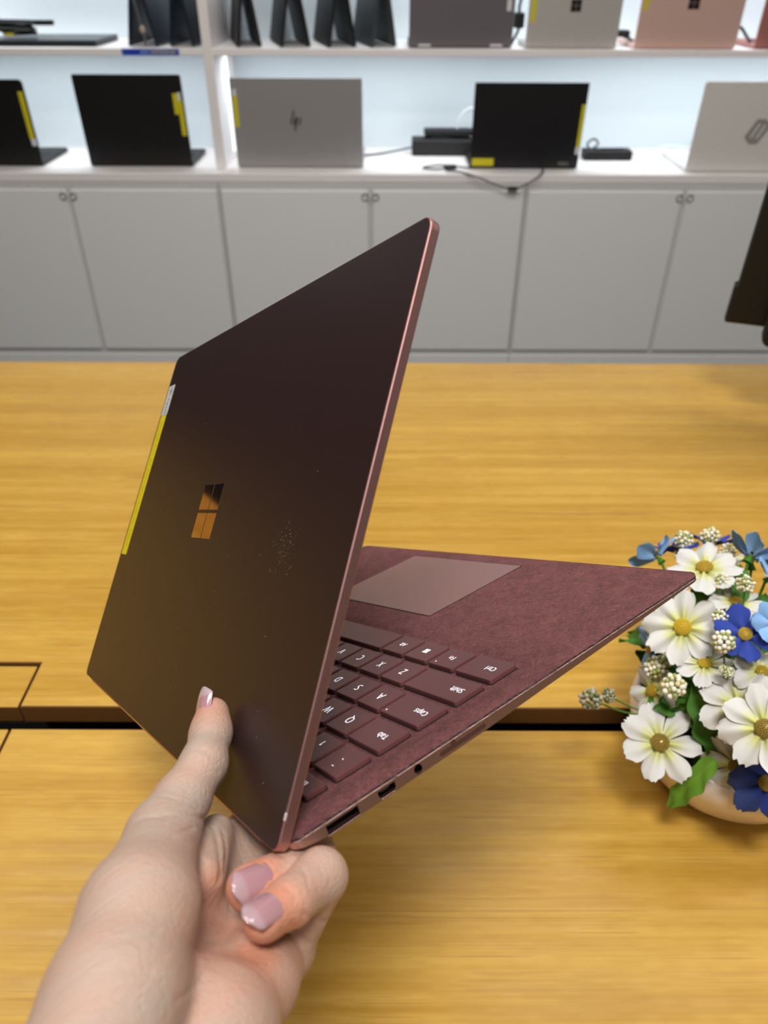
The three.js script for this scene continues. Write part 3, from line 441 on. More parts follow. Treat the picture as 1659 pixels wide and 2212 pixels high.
// ---------------------------------------------------------------- flower pot
{
  const PX = 0.282, PZ = -0.390, PY = 0.75;
  const pot = thing('flower_pot', 'white bowl pot of artificial white and blue flowers on the tables', 'flower pot', [PX, PY, PZ]);
  const prof = [[0, 0.004], [0.044, 0.004], [0.046, 0.0], [0.050, 0.0], [0.054, 0.003], [0.068, 0.022], [0.0785, 0.045], [0.0815, 0.056], [0.0812, 0.064], [0.0790, 0.070], [0.0765, 0.0712], [0.0745, 0.069], [0.0748, 0.062], [0.0750, 0.055], [0.070, 0.040], [0.05, 0.018], [0, 0.012]];
  mesh('pot', new THREE.LatheGeometry(prof.map(([r, y]) => new THREE.Vector2(r, y)), 64), mat({ color: hex(0xe9dcd4), roughness: 0.3, clearcoat: 0.3, clearcoatRoughness: 0.2 }), pot);
  { const g = new THREE.SphereGeometry(0.072, 32, 10, 0, Math.PI * 2, 0, Math.PI / 2); g.scale(1, 0.30, 1); g.translate(0, 0.060, 0); mesh('foam_filling', g, mat({ color: hex(0x20381a), roughness: 1 }), pot); }
  const F = [["w",0.2441,0.926,-0.4387,-0.252,0.966,-0.051,0.0275,8],["w",0.2169,0.9094,-0.3927,-0.361,0.754,0.548,0.0275,8],["w",0.2286,0.8957,-0.3705,-0.229,0.96,0.164,0.0204,7],["w",0.2015,0.8400,-0.3445,-0.284,0.822,0.494,0.0289,7],["w",0.2411,0.8914,-0.3349,-0.575,0.737,0.356,0.0276,7],["w",0.2479,0.8971,-0.3133,-0.391,0.695,0.603,0.0277,8],["w",0.25,0.8403,-0.3247,-0.571,0.318,0.757,0.0249,7],["w",0.2057,0.8508,-0.3837,-0.894,0.403,0.194,0.0233,7],["w",0.2609,0.9158,-0.4119,0.013,0.983,-0.183,0.0219,7],["w",0.2579,0.9078,-0.3515,0.007,0.937,0.349,0.0196,7],["d",0.2478,0.9268,-0.3682,-0.318,0.864,0.39,0.0209,6],["d",0.2625,0.8468,-0.3074,-0.456,0.536,0.711,0.0259,7],["d",0.2464,0.8991,-0.4942,-0.138,0.804,-0.578,0.0187,6],["d",0.2766,0.9045,-0.4976,0.051,0.859,-0.51,0.0175,6],["l",0.2276,0.8983,-0.4877,-0.433,0.314,-0.845,0.0216,6],["l",0.2845,0.9299,-0.452,0.542,0.578,-0.61,0.0222,6],["l",0.2077,0.8684,-0.4087,-0.988,-0.151,0.028,0.0186,6],["l",0.2638,0.9386,-0.368,-0.148,0.826,0.545,0.0156,6],["l",0.2905,0.9265,-0.4294,0.474,0.876,0.092,0.0156,6],
    ["w",0.345,0.905,-0.375,0.5,0.8,0.3,0.025,7],["w",0.335,0.92,-0.42,0.3,0.95,0.0,0.026,8],["l",0.36,0.87,-0.35,0.7,0.5,0.5,0.02,6],["d",0.36,0.89,-0.43,0.8,0.6,-0.2,0.022,6],["w",0.31,0.86,-0.31,0.2,0.5,0.85,0.025,7],["w",0.30,0.905,-0.475,0,0.8,-0.6,0.025,7]];
  const R = rng(404);
  const clothM = mat({ color: 0xffffff, vertexColors: true, roughness: 0.85, bumpMap: weaveBump, bumpScale: 0.0001, side: THREE.DoubleSide, sheen: 0.3, sheenRoughness: 0.6, sheenColor: lin(0.8, 0.8, 0.8) });
  const gold = mat({ color: hex(0xb0942a), roughness: 0.35, metalness: 0.2 }), yellow = mat({ color: hex(0xc2a41e), roughness: 0.5 }), goldDark = mat({ color: hex(0x8f7830), roughness: 0.32, metalness: 0.3 });
  const green = mat({ color: hex(0x3f7d1c), roughness: 0.8 }), greenStem = mat({ color: hex(0x4b7d34), roughness: 0.7 });
  const COL = { w: [[0.62, 0.62, 0.60], [0.58, 0.60, 0.06]], d: [[0.018, 0.045, 0.30], [0.03, 0.06, 0.33]], l: [[0.22, 0.42, 0.74], [0.30, 0.48, 0.76]] };
  const COLD = [[0.012, 0.026, 0.115], [0.01, 0.035, 0.2]];
  function petal(rad, kind, v, dark) { // along +Y, face +Z
    const NU = 14, NV = 10, p = [], c = [], uv = [], id = []; const r0 = rad * 0.13, len = rad - r0; const wmax = rad * (kind === 'w' ? 0.30 : 0.37) * (0.9 + 0.2 * v[0]);
    const [tipC, baseC] = dark ? COLD : COL[kind];
    const ser = []; for (let j = 0; j <= NV; j++) ser.push((kind === 'l' ? 0.03 : 0.05) * (R() - 0.5) * 2);
    for (let i = 0; i <= NU; i++) for (let j = 0; j <= NV; j++) {
      const u = i / NU, s = j / NV * 2 - 1; const x = s * wmax * (0.26 + 0.74 * smooth(-0.12, 0.72, u)) * (u > 0.84 ? 1 - (u - 0.84) * (kind === 'w' ? 1.5 : 2.6) : 1); const end = 1 - 0.13 * s * s * s * s * u + (u > 0.92 ? ser[j] : 0);
      const y = r0 + len * u * end;
      const fold = kind === 'w' ? 0.09 * Math.cos(s * Math.PI * 1.5) * (0.3 + 0.7 * (1 - u)) : 0.05 * Math.cos(s * Math.PI);
      const z = rad * (v[1] * u + (v[2] - 0.25) * u * u + fold * 0.55 - 0.10 * s * s * (1 - 0.5 * u) + v[3] * s * u * 0.35);
      p.push(x, y, z); uv.push(x * 60, y * 60);
      const dye = Math.max(0, 1 - smooth(0.12, 0.66, u + 0.10 * Math.abs(s) + 0.10 * (R() - 0.5))) * (kind === 'w' ? 0.85 : 1) * (0.8 + 0.2 * Math.cos(s * 3));
      for (let k = 0; k < 3; k++) c.push(tipC[k] + (baseC[k] - tipC[k]) * dye);
    }
    for (let i = 0; i < NU; i++) for (let j = 0; j < NV; j++) { const a = i * (NV + 1) + j; id.push(a, a + 1, a + NV + 1, a + 1, a + NV + 2, a + NV + 1); }
    const g = new THREE.BufferGeometry(); g.setAttribute('position', new THREE.Float32BufferAttribute(p, 3)); g.setAttribute('color', new THREE.Float32BufferAttribute(c, 3)); g.setAttribute('uv', new THREE.Float32BufferAttribute(uv, 2)); g.setIndex(id); g.computeVertexNormals(); return g;
  }
  const bead = new THREE.IcosahedronGeometry(1, 1);
  function center(rad, kind) { const r = rad * 0.21, gs = []; const dome = new THREE.SphereGeometry(r, 16, 8, 0, Math.PI * 2, 0, Math.PI / 2); dome.rotateX(Math.PI / 2); dome.scale(1, 1, 0.6); gs.push(dome.toNonIndexed()); for (let i = 0; i < 90; i++) { const t = Math.acos(1 - (i + 0.5) / 90 * 0.95), ph = i * 2.39996; const b = bead.clone(); const s = r * 0.125; b.scale(s, s, s); b.translate(r * Math.sin(t) * Math.cos(ph), r * Math.sin(t) * Math.sin(ph), r * 0.6 * Math.cos(t)); gs.push(b.index ? b.toNonIndexed() : b); } for (const q of gs) { for (const k of Object.keys(q.attributes)) if (!['position', 'normal'].includes(k)) q.deleteAttribute(k); } const g = mergeGeometries(gs); g.translate(0, 0, rad * 0.06); return g; }
  const names = { w: 'white_flower', d: 'dark_blue_flower', l: 'light_blue_flower' };
  const Z = V(0, 0, 1);
  F.forEach(([kind, x, y, z, nx, ny, nz, rad, n], fi) => {
    const f = new THREE.Group(); f.name = names[kind]; f.position.set(x - PX, y - PY, z - PZ); const nn = V(nx, ny, nz).normalize(); f.quaternion.setFromUnitVectors(Z, nn); f.rotateZ(R() * 6.28); pot.add(f);
    const cupv = kind === 'w' ? 0.12 : kind === 'l' ? 0.38 : 0.30; const dk = fi === 11;
    for (let k = 0; k < n; k++) { const g = petal(rad * (0.94 + 0.1 * R()), kind, [R(), cupv + 0.14 * (R() - 0.5), 0.10 * R() + 0.12, R() - 0.5], dk && k % 3 !== 0); const m = mesh('petal', g, clothM, f); m.rotation.z = k / n * Math.PI * 2 + 0.16 * (R() - 0.5); m.position.z = (k % 2) * rad * 0.022; }
    mesh('flower_center', center(rad, kind), fi === 1 || fi === 2 ? yellow : fi === 3 || fi === 5 || fi === 6 || fi === 11 ? goldDark : gold, f);
    { const g = new THREE.ConeGeometry(rad * 0.16, rad * 0.4, 8); g.rotateX(Math.PI / 2); g.translate(0, 0, -rad * 0.16); mesh('calyx', g, green, f); }
    // stem down into the pot
    const s0 = V(x - PX, y - PY, z - PZ).addScaledVector(nn, -rad * 0.3), s1 = V((x - PX) * 0.3, 0.065, (z - PZ) * 0.3), sm = s0.clone().lerp(s1, 0.5).addScaledVector(nn, -0.012);
    mesh('stem', tube([s0.toArray(), sm.toArray(), s1.toArray()], 0.0011, 14, 5), greenStem, pot);
  });
  // leaves
  const leafM = mat({ color: 0xffffff, vertexColors: true, roughness: 0.75, bumpMap: weaveBump, bumpScale: 0.00012, side: THREE.DoubleSide });
  const LV = [[0.2315,0.8502,-0.3233,0.2147,0.7921,-0.3253,-0.384,0.8035,0.455,0.0113],[0.2439,0.8359,-0.3336,0.2228,0.8805,-0.3636,-0.3854,0.8466,0.367,0.016],[0.2207,0.843,-0.3606,0.2235,0.8696,-0.3678,-0.5217,0.7714,0.3644,0.0138],[0.2386,0.8496,-0.3432,0.2622,0.8133,-0.33,-0.3884,0.7329,0.5585,0.0133],[0.2453,0.9055,-0.4088,0.2386,0.9105,-0.4339,-0.3693,0.8588,0.355,0.0117],[0.2638,0.9171,-0.4115,0.2702,0.9265,-0.44,-0.2238,0.8832,0.4121,0.0103],[0.2202,0.8775,-0.4073,0.2097,0.8369,-0.456,-0.6959,0.6837,0.2195,0.012],[0.2155,0.8699,-0.4097,0.2172,0.8712,-0.4484,-0.6888,0.6905,0.2206,0.0107],[0.246,0.8694,-0.3646,0.2377,0.8499,-0.3552,-0.398,0.7602,0.5134,0.0148],[0.2622,0.8893,-0.3778,0.244,0.8756,-0.3637,-0.4235,0.7301,0.5364,0.0148],[0.2292,0.8692,-0.396,0.2203,0.8588,-0.3823,-0.3632,0.7493,0.5537,0.0155],[0.2637,0.8469,-0.3414,0.2469,0.8517,-0.3538,-0.4197,0.7804,0.4634,0.0166],[0.2293,0.8354,-0.3498,0.2364,0.7891,-0.3586,-0.455,0.6471,0.6117,0.0123],[0.2416,0.8826,-0.4221,0.2614,0.8998,-0.43,-0.4353,0.8399,0.324,0.018]];
  for (let i = 0; i < 46; i++) { const t = 0.25 + 1.15 * R(), ph = R() * 6.283, rr = 0.035 + 0.03 * R(); const o = V(Math.sin(t) * Math.cos(ph), Math.cos(t), Math.sin(t) * Math.sin(ph)); const c0 = V(PX, PY + 0.075, PZ).addScaledVector(o, rr), tn = V(-Math.sin(ph) * (R() - 0.5) + o.x, 0.4 * R(), Math.cos(ph) * (R() - 0.5) + o.z).normalize(), c1 = c0.clone().addScaledVector(tn, 0.03 + 0.018 * R()); const nn = o.clone().addScaledVector(V(0, 1, 0), 0.6).normalize(); LV.push([c0.x, c0.y, c0.z, c1.x, c1.y, c1.z, nn.x, nn.y, nn.z, 0.009 + 0.006 * R()]); }
  LV.forEach((q, li) => {
    const A = V(q[0] - PX, q[1] - PY, q[2] - PZ), B = V(q[3] - PX, q[4] - PY, q[5] - PZ), W = q[9]; const a = B.clone().sub(A), len = a.length(); a.normalize(); const nn = V(q[6], q[7], q[8]); nn.addScaledVector(a, -nn.dot(a)).normalize(); const s = new THREE.Vector3().crossVectors(a, nn);
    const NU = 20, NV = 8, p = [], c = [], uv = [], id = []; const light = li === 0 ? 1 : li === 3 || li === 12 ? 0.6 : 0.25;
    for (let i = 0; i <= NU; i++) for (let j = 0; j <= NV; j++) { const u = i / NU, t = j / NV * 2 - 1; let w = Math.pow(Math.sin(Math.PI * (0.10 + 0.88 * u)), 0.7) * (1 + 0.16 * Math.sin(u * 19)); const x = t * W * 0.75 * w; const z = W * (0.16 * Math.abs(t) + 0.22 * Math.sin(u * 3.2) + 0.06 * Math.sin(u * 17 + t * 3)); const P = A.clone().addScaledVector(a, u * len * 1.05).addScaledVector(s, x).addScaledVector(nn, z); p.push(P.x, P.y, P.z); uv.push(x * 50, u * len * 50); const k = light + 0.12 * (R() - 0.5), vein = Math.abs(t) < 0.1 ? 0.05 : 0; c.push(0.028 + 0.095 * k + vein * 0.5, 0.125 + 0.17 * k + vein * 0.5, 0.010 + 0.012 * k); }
    for (let i = 0; i < NU; i++) for (let j = 0; j < NV; j++) { const m = i * (NV + 1) + j; id.push(m, m + 1, m + NV + 1, m + 1, m + NV + 2, m + NV + 1); }
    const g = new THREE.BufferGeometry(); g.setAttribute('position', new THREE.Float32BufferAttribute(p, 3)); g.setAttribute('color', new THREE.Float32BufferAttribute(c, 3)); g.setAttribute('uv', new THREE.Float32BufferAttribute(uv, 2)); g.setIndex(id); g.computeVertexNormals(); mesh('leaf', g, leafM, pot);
  });
  // berry clusters
  const BV = [[0.2513,0.9075,-0.4974,0.0074],[0.2704,0.9144,-0.4937,0.0073],[0.279,0.9123,-0.4757,0.0064],[0.2585,0.9396,-0.4056,0.006],[0.251,0.928,-0.4222,0.0052],[0.2353,0.9287,-0.3824,0.0055],[0.231,0.9251,-0.3624,0.0076],[0.2075,0.8813,-0.362,0.0086],[0.2044,0.8696,-0.3909,0.0077],[0.2133,0.8743,-0.3936,0.0056],[0.2337,0.9097,-0.3498,0.0038],[0.2315,0.9099,-0.3524,0.0028],[0.1533,0.8575,-0.3699,0.0078],[0.1685,0.8555,-0.3747,0.0052]];
  const berryM = mat({ color: 0xffffff, vertexColors: true, roughness: 0.6 });
  BV.forEach(([x, y, z, r], bi) => {
    const gs = []; const nb = 46; for (let i = 0; i < nb; i++) { const t = Math.acos(1 - 2 * (i + 0.5) / nb), ph = i * 2.39996 + bi; const b = bead.clone(); const s = r * (0.17 + 0.09 * R()); b.scale(s, s, s); const rr = r * (0.72 + 0.3 * R()); b.translate(rr * Math.sin(t) * Math.cos(ph), rr * Math.cos(t), rr * Math.sin(t) * Math.sin(ph)); const q = b.index ? b.toNonIndexed() : b; q.deleteAttribute('uv'); const gr = R(); const dull = bi >= 12 ? 0.45 : 1; const c = gr < 0.25 ? [0.32, 0.38, 0.14] : gr < 0.45 ? [0.66, 0.60, 0.34] : [0.80, 0.78, 0.68]; const arr = []; for (let k = 0; k < q.attributes.position.count; k++) arr.push(c[0] * dull, c[1] * dull, c[2] * dull * 0.9); q.setAttribute('color', new THREE.Float32BufferAttribute(arr, 3)); gs.push(q); }
    const g = mergeGeometries(gs); const o = mesh('berry_cluster', g, berryM, pot); o.position.set(x - PX, y - PY, z - PZ);
    mesh('stem', tube([[x - PX, y - PY, z - PZ], [(x - PX) * 0.75, (y - PY) * 0.8, (z - PZ) * 0.75], [(x - PX) * 0.3, 0.065, (z - PZ) * 0.3]], 0.0007, 14, 5), greenStem, pot);
  });
}

// ---------------------------------------------------------------- monitor at the right edge
{
  const g = thing('monitor', 'black monitor turned away, cut off by the right edge above the far table', 'monitor', [0.73, 0.75, -0.93], 0);
  const head = new THREE.Group();
  const yaw = 19 * Math.PI / 180, tilt = 8 * Math.PI / 180;
  const Q = new THREE.Matrix4().makeRotationY(-yaw).multiply(new THREE.Matrix4().makeRotationX(tilt)); Q.setPosition(0.475 - 0.73, 0.897 - 0.75, -1.0 + 0.93);
  const ap = (geo) => { geo.applyMatrix4(Q); return geo; };
  mesh('panel', ap(box(0, 0.56, 0, 0.34, -0.022, 0.0, 0.004)), M.black, g);
  mesh('bezel', ap(box(-0.004, 0.564, -0.006, 0.05, -0.020, -0.004, 0.003)), M.blackSoft, g);
  mesh('rear_housing', ap(box(0.045, 0.515, -0.018, 0.27, -0.002, 0.035, 0.012)), M.black, g);
  mesh('screen', ap(box(0.008, 0.552, 0.012, 0.332, -0.0235, -0.0225)), M.blackGloss, g);
  mesh('stand_neck', box(-0.03, 0.03, 0.012, 0.30, -0.01, 0.02, 0.006), M.black, g);
  mesh('stand_base', box(-0.13, 0.13, 0.0, 0.013, -0.11, 0.09, 0.005), M.black, g);
}

// ---------------------------------------------------------------- laptops on the countertop and the shelf
function sticker(parent, x0, x1, y0, y1, z, m, name, tilt = 0) { const g = new THREE.PlaneGeometry(x1 - x0, y1 - y0); if (tilt) g.rotateZ(tilt); g.translate((x0 + x1) / 2, (y0 + y1) / 2, z); return mesh(name, g, m, parent); }
function shopLaptop(o) { // origin: hinge centre on the support; keyboard goes away from the viewer
  const g = thing('display_laptop', o.label, 'laptop', [o.x, o.y, o.z], o.turn || 0, o.group);
  const m = o.m, w = o.w, d = o.d || w * 0.66, bt = o.bt || 0.014;
  mesh('base', box(-w / 2, w / 2, 0.001, bt, -d, 0.0, 0.004), o.mb || m, g);
  mesh('keyboard', box(-w / 2 + 0.02, w / 2 - 0.02, bt - 0.0005, bt + 0.0012, -d * 0.62, -0.03, 0.0005), o.mk || M.blackSoft, g);
  const lean = (o.lean ?? 3) * Math.PI / 180;
  const lg = slab(rrect(-w / 2, 0, w / 2, o.h, [0.003, 0.003, o.r ?? 0.006, o.r ?? 0.006]), 0.006, 0.0008, 6);
  const lid = mesh('lid', lg, m, g); lid.position.set(0, 0.006, -0.004); lid.rotation.x = lean;
  mesh('screen', box(-w / 2 + 0.006, w / 2 - 0.006, 0.012, o.h - 0.006, -0.0006, -0.0001), M.blackGloss, lid);
  for (const f of [-1, 1]) mesh('foot', box(f * w * 0.36 - 0.02, f * w * 0.36 + 0.02, 0.0004, 0.0015, -d + 0.02, -0.02), M.blackSoft, g);
  return { g, lid, zf: 0.0062 };
}
const lapBlack = mat({ color: hex(0x0b0b0d), roughness: 0.5 }), lapBlack2 = mat({ color: hex(0x121115), roughness: 0.45 });
const silver = mat({ color: lin(0.38, 0.37, 0.37), roughness: 0.45, metalness: 0.35 }), gunmetal = mat({ color: lin(0.15, 0.14, 0.155), roughness: 0.5, metalness: 0.3 }), platinum = mat({ color: lin(0.54, 0.52, 0.50), roughness: 0.45, metalness: 0.3 });
const rose = mat({ color: lin(0.74, 0.50, 0.44), roughness: 0.45, metalness: 0.3 }), redM = mat({ color: lin(0.46, 0.19, 0.17), roughness: 0.45, metalness: 0.3 }), whiteM = mat({ color: lin(0.74, 0.71, 0.68), roughness: 0.5 }), whiteKey = mat({ color: lin(0.72, 0.76, 0.76), roughness: 0.6 }), greyMark = mat({ color: hex(0x6a6664), roughness: 0.4, metalness: 0.4 }), darkMark = mat({ color: hex(0x17161a), roughness: 0.3 }), hpMark = mat({ color: hex(0x3c3b3e), roughness: 0.3, metalness: 0.6 });
{
  let q = shopLaptop({ label: 'black open laptop cut off by the left edge on the countertop', x: -1.262, y: CT, z: -2.59, w: 0.35, h: 0.238, m: lapBlack, r: 0.012 });
  sticker(q.lid, 0.155, 0.170, 0.075, 0.206, q.zf, M.yellow, 'price_sticker'); sticker(q.lid, 0.157, 0.172, 0.055, 0.075, q.zf, M.paper, 'serial_sticker');
  q = shopLaptop({ label: 'black open laptop left of the shelf divider on the countertop', x: -0.774, y: CT, z: -2.592, w: 0.325, h: 0.252, m: lapBlack, r: 0.006 });
  sticker(q.lid, 0.131, 0.146, 0.145, 0.202, q.zf, M.yellow, 'price_sticker'); sticker(q.lid, 0.144, 0.158, 0.085, 0.182, q.zf, M.yellow, 'price_sticker'); sticker(q.lid, 0.146, 0.156, 0.182, 0.205, q.zf, M.paper, 'serial_sticker');
  q = shopLaptop({ label: 'large silver laptop with slanted dark logo on the countertop', x: -0.268, y: CT, z: -2.582, w: 0.396, h: 0.245, m: silver, r: 0.005 });
  sticker(q.lid, -0.193, -0.179, 0.112, 0.198, q.zf, M.yellow, 'price_sticker'); sticker(q.lid, -0.192, -0.180, 0.198, 0.216, q.zf, M.paper, 'serial_sticker');
  { const gs = []; const bar = (x, y0, y1, w) => { const s = new THREE.Shape(); const k = -0.27; s.moveTo(x + k * y0 * -1, y0); s.lineTo(x + w + k * y0 * -1, y0); s.lineTo(x + w - k * y1, y1); s.lineTo(x - k * y1, y1); s.closePath(); const g = new THREE.ExtrudeGeometry(s, { depth: 0.0006, bevelEnabled: false }); return g; };
    gs.push(bar(-0.0190, -0.008, 0.030, 0.0045), bar(-0.0090, -0.010, 0.012, 0.0045), bar(-0.0040, -0.026, 0.012, 0.0045), bar(0.0070, -0.010, 0.010, 0.0045)); const g = mergeGeometries(gs); g.translate(-0.002, 0.128, 0.0060); mesh('logo', g, hpMark, q.lid); }
  q = shopLaptop({ label: 'black open laptop with a yellow sticker at its lower left corner', x: 0.437, y: CT, z: -2.575, w: 0.34, h: 0.236, m: lapBlack2, r: 0.003 });
  sticker(q.lid, 0.157, 0.169, 0.060, 0.178, q.zf, M.yellow, 'price_sticker'); sticker(q.lid, 0.156, 0.167, 0.038, 0.060, q.zf, M.paper, 'serial_sticker'); sticker(q.lid, -0.164, -0.096, 0.004, 0.026, q.zf, M.yellow, 'name_sticker'); sticker(q.lid, 0.108, 0.140, 0.006, 0.016, q.zf, greyMark, 'maker_mark');
  q = shopLaptop({ label: 'white open laptop with hexagon emblem at the right end of the countertop', x: 1.128, y: CT, z: -2.54, w: 0.38, h: 0.244, m: whiteM, mk: whiteKey, mb: whiteKey, r: 0.008 });
  { const s = new THREE.Shape(); const pts = [[-0.036, -0.016], [-0.018, -0.036], [0.008, -0.036], [0.036, 0.014], [0.016, 0.034], [-0.010, 0.034]]; pts.forEach(([x, y], i) => i ? s.lineTo(x, y) : s.moveTo(x, y)); s.closePath(); const cutS = (pp) => { const h = new THREE.Path(); pp.forEach(([x, y], i) => i ? h.lineTo(x, y) : h.moveTo(x, y)); h.closePath(); s.holes.push(h); }; cutS([[-0.020, -0.018], [-0.013, -0.018], [0.004, 0.022], [-0.003, 0.022]]); cutS([[-0.002, -0.020], [0.005, -0.020], [0.022, 0.018], [0.015, 0.018]]); const g = new THREE.ExtrudeGeometry(s, { depth: 0.0006, bevelEnabled: false }); g.translate(0.001, 0.112, 0.0060); mesh('emblem', g, mat({ color: lin(0.40, 0.38, 0.36), roughness: 0.35, metalness: 0.3 }), q.lid); }
  // upper shelf, lids facing the viewer
  q = shopLaptop({ label: 'dark grey open laptop right of the tent-folded row on the upper shelf', x: 0.219, y: SH, z: -2.6, w: 0.302, h: 0.205, m: gunmetal, r: 0.004, lean: 2 });
  sticker(q.lid, 0.128, 0.140, 0.113, 0.16, q.zf, M.yellow, 'price_sticker'); sticker(q.lid, 0.128, 0.141, 0.086, 0.113, q.zf, M.paper, 'serial_sticker');
  for (const x of [-0.105, 0.105]) mesh('hinge', box(x - 0.018, x + 0.018, 0.004, 0.010, -0.006, 0.004, 0.001), M.paper, q.g);
  q = shopLaptop({ label: 'silver grey open laptop with black square logo on the upper shelf', x: 0.541, y: SH, z: -2.59, w: 0.266, h: 0.200, m: platinum, r: 0.005, lean: 2 });
  sticker(q.lid, -0.126, -0.112, 0.060, 0.185, q.zf, M.yellow, 'price_sticker');
  const winLogo = (lid, x, y, s) => { for (const a of [-1, 1]) for (const b of [-1, 1]) mesh('logo_pane', box(x + a * s * 0.53 - s / 2, x + a * s * 0.53 + s / 2, y + b * s * 0.53 - s / 2, y + b * s * 0.53 + s / 2, 0.0058, 0.0064), darkMark, lid); };
  winLogo(q.lid, 0.001, 0.100, 0.0145);
  q = shopLaptop({ label: 'rose pink open laptop with black square logo on the upper shelf', x: 0.874, y: SH, z: -2.59, w: 0.296, h: 0.215, m: rose, r: 0.006, lean: 2 });
  sticker(q.lid, -0.140, -0.128, 0.088, 0.2, q.zf, M.yellow, 'price_sticker'); sticker(q.lid, -0.128, -0.117, 0.112, 0.15, q.zf, M.yellow, 'price_sticker');
  winLogo(q.lid, 0.002, 0.108, 0.0155);
  q = shopLaptop({ label: 'red open laptop cut off by the right edge on the upper shelf', x: 1.232, y: SH, z: -2.6, w: 0.30, h: 0.21, m: redM, r: 0.006, lean: 2 });
}
// tent-folded laptops seen edge-on
function tent(label, x, half, len, m, mIn, depth = 0.27, turn = 0.24, z = -2.6) {
  const g = thing('tent_laptop', label, 'laptop', [x, SH, z], turn, 'tent-folded laptops on the upper shelf');
  const ang = Math.atan2(half - 0.006, len);
  for (const s of [-1, 1]) {
    const sg = box(-0.005, 0.005, 0, len, -depth, 0, 0.003); sg.rotateZ(s * ang); sg.translate(s * (half - 0.005), 0.0025, 0);
    const p = mesh(s < 0 ? 'lid' : 'base', sg, m, g);
    const scr = box(-0.0004, 0.0004, 0.01, len - 0.02, -depth + 0.008, -0.008); scr.translate(-s * 0.0056 * 1, 0, 0); scr.rotateZ(s * ang); scr.translate(s * (half - 0.005), 0.0025, 0); mesh(s < 0 ? 'screen' : 'keyboard', scr, mIn, p);
  }
  const h = new THREE.CylinderGeometry(0.008, 0.008, depth * 0.9, 12); h.rotateX(Math.PI / 2); h.translate(0, Math.cos(ang) * len, -depth / 2); mesh('hinge', h, m, g);
}
const navy = mat({ color: hex(0x1c2130), roughness: 0.35 }), blueish = mat({ color: hex(0x12202e), roughness: 0.35 }), greySlab = mat({ color: hex(0x33383c), roughness: 0.5 }), midGrey = mat({ color: hex(0x596063), roughness: 0.5 });
tent('dark tent-folded laptop nearest right of the divider', -0.400, 0.037, 0.205, lapBlack, greySlab);
tent('second black tent-folded laptop right of the divider', -0.264, 0.046, 0.215, lapBlack, lapBlack2);
tent('third black tent-folded laptop right of the divider', -0.127, 0.044, 0.215, lapBlack, greySlab);
tent('grey-faced tent-folded laptop next to the dark grey laptop', -0.005, 0.040, 0.21, greySlab, midGrey);
tent('navy tent-folded laptop with a stylus, beside the closed laptop', -0.712, 0.046, 0.21, navy, navy, 0.25, -0.06);
tent('dark blue tent-folded laptop beside the shelf divider', -0.598, 0.038, 0.21, blueish, blueish, 0.25, -0.06);
{ // stylus and its pale sticker on the navy laptop
  const st = thing('stylus', 'slim grey stylus clipped to the navy tent-folded laptop', 'stylus', [-0.70, SH, -2.592]);
  const b = new THREE.CylinderGeometry(0.004, 0.004, 0.16, 12); b.rotateZ(0.16); b.translate(-0.012, 0.084, 0); mesh('barrel', b, mat({ color: hex(0x6d7078), roughness: 0.35, metalness: 0.5 }), st);
  const t = new THREE.ConeGeometry(0.004, 0.008, 12); t.rotateX(Math.PI); t.rotateZ(0.16); t.translate(0.0015, 0.0055, 0); mesh('tip', t, M.paper, st);
  const c = new THREE.SphereGeometry(0.008, 12, 8); c.scale(1, 1.2, 0.4); c.translate(-0.004, 0.045, 0.004); mesh('clip_badge', c, mat({ color: hex(0xb9a68f), roughness: 0.4 }), st);
}
// closed laptop lying flat and its cable heap
{
  const g = thing('closed_laptop', 'closed dark laptop lying flat at the left end of the upper shelf', 'laptop', [-1.02, SH, -2.6]);
  const d1 = mat({ color: hex(0x17191d), roughness: 0.35 });
  mesh('base', box(-0.17, 0.17, 0.001, 0.010, -0.23, 0, 0.004), d1, g); const l = mesh('lid', box(-0.17, 0.17, 0.0102, 0.017, -0.23, 0, 0.003), mat({ color: hex(0x1d2227), roughness: 0.3 }), g);
  sticker(l, 0.0, 0.03, 0, 0.010, 0.0005, M.paper, 'emblem').rotation.x = 0; l.children[0].geometry.rotateX(-Math.PI / 2); l.children[0].geometry.translate(0.01, 0.0176, -0.1);
  mesh('foot', box(-0.15, 0.15, 0.0004, 0.0015, -0.02, -0.01), M.blackSoft, g);
  const pts = []; const R = rng(31); for (let i = 0; i < 26; i++) { const a = i * 1.9; pts.push([-0.02 + 0.075 * Math.cos(a) * (0.6 + 0.4 * R()), 0.006 + 0.0014 * i + 0.004 * R(), 0.05 * Math.sin(a) * (0.5 + 0.5 * R())]); }
  const c = thing('cable_heap', 'coiled black cable heaped on the closed laptop', 'cable', [-1.10, SH + 0.017, -2.70]);
  mesh('cable', tube(pts, 0.0035, 220, 7), M.cable, c); mesh('plug', box(0.04, 0.10, 0.030, 0.044, -0.012, 0.008, 0.004), M.cable, c);
  sticker(c, -0.03, -0.005, 0.006, 0.014, 0.052, M.yellow, 'tag');
}
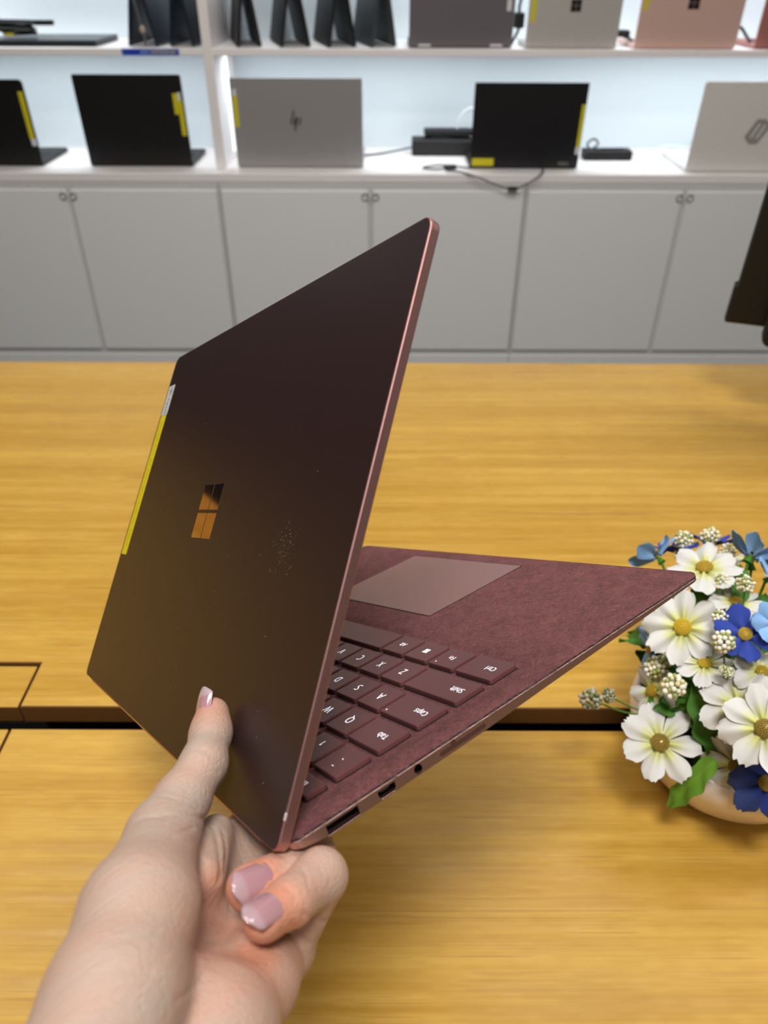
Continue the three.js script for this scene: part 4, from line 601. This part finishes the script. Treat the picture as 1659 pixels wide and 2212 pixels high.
// chargers and cables
function charger(label, x, y, z, w, h, d, pts, white) {
  const g = thing('charger', label, 'charger', [x, y, z], 0, 'chargers lying between the laptops');
  mesh('brick', box(-w / 2, w / 2, 0, h, -d / 2, d / 2, 0.006), M.blackSoft, g);
  pts.forEach((p) => mesh('cord', tube(p, 0.0032, 60, 7), white ? M.cableWhite : M.cable, g));
}
charger('large black charger left of the black laptop with corner sticker', 0.19, CT, -2.80, 0.20, 0.050, 0.08, [[[-0.10, 0.02, 0], [-0.16, 0.012, 0.02], [-0.21, 0.004, 0.02], [-0.27, 0.004, 0.05]], [[-0.06, 0.05, 0], [-0.02, 0.058, 0.01], [0.06, 0.054, 0.012], [0.1, 0.05, 0.0]]]);
{ const g = thing('power_strip', 'black power strip lying on the large charger behind the laptop', 'power strip', [0.22, CT + 0.0585, -2.80]); mesh('body', box(-0.09, 0.09, 0, 0.02, -0.025, 0.025, 0.005), M.blackSoft, g); mesh('cord', tube([[0.02, 0.015, 0], [0.03, 0.055, 0], [0.06, 0.08, 0], [0.12, 0.06, 0]], 0.004, 40, 7), M.cableWhite, g); }
charger('flat black charger right of the black laptop with corner sticker', 0.735, CT, -2.73, 0.16, 0.030, 0.06, [[[-0.06, 0.030, 0], [-0.07, 0.05, 0.01], [-0.05, 0.062, 0.01], [-0.035, 0.048, 0.01], [-0.05, 0.032, 0.012], [0.0, 0.034, 0.02], [0.05, 0.034, 0.01]]]);
{ const g = thing('white_cable', 'pale cable running from the flat charger behind the white laptop', 'cable', [0.82, CT, -2.73]); mesh('cord', tube([[-0.004, 0.012, 0], [0.05, 0.02, -0.01], [0.12, 0.035, -0.02], [0.24, 0.02, -0.03]], 0.004, 40, 7), M.cableWhite, g); }
{
  const g = thing('hanging_cord', 'thin black cord dangling over the countertop edge below the black laptop', 'cord', [0.3, CT, -2.5]);
  mesh('cord', tube([[-0.03, 0.003, -0.07], [-0.12, 0.004, -0.11], [-0.18, 0.004, -0.07], [-0.14, 0.004, -0.05], [-0.09, 0.004, -0.08], [-0.11, 0.006, -0.03], [-0.06, 0.004, -0.005], [-0.005, -0.006, 0.03], [0.05, -0.026, 0.034], [0.10, -0.034, 0.034], [0.15, -0.012, 0.032], [0.185, 0.006, 0.002], [0.195, 0.006, -0.06]], 0.0024, 160, 7), M.cable, g);
  mesh('knot', box(-0.115, -0.075, 0.001, 0.012, -0.085, -0.06, 0.004), M.cable, g);
  mesh('plug', box(0.078, 0.108, -0.040, -0.028, 0.028, 0.040, 0.003), M.cable, g);
}
{
  const mk = (label, x, z, pts) => { const g = thing('shelf_cable', label, 'cable', [x, SH, z]); mesh('cord', tube(pts, 0.0045, 50, 7), M.cable, g); return g; };
  const a = mk('black cable bundle between the dark grey and silver laptops', 0.40, -2.68, [[-0.02, 0.004, 0], [0.0, 0.05, 0], [-0.005, 0.10, 0], [0.01, 0.15, -0.01]]); mesh('plug', box(-0.018, 0.012, 0.045, 0.085, -0.015, 0.015, 0.005), M.cable, a);
  const b = mk('black plug between the silver and pink laptops', 0.70, -2.68, [[-0.03, 0.035, 0], [0.0, 0.03, 0.0], [0.03, 0.02, 0.02], [0.035, 0.004, 0.05]]); mesh('plug', box(-0.03, 0.03, 0.024, 0.042, -0.02, 0.02, 0.005), M.cable, b);
  mk('thin dark cable between the pink and red laptops', 1.055, -2.68, [[-0.02, 0.045, 0], [0.0, 0.05, 0.01], [0.02, 0.03, 0.02], [0.035, 0.004, 0.05]]);
}

renderer.render(scene, camera);
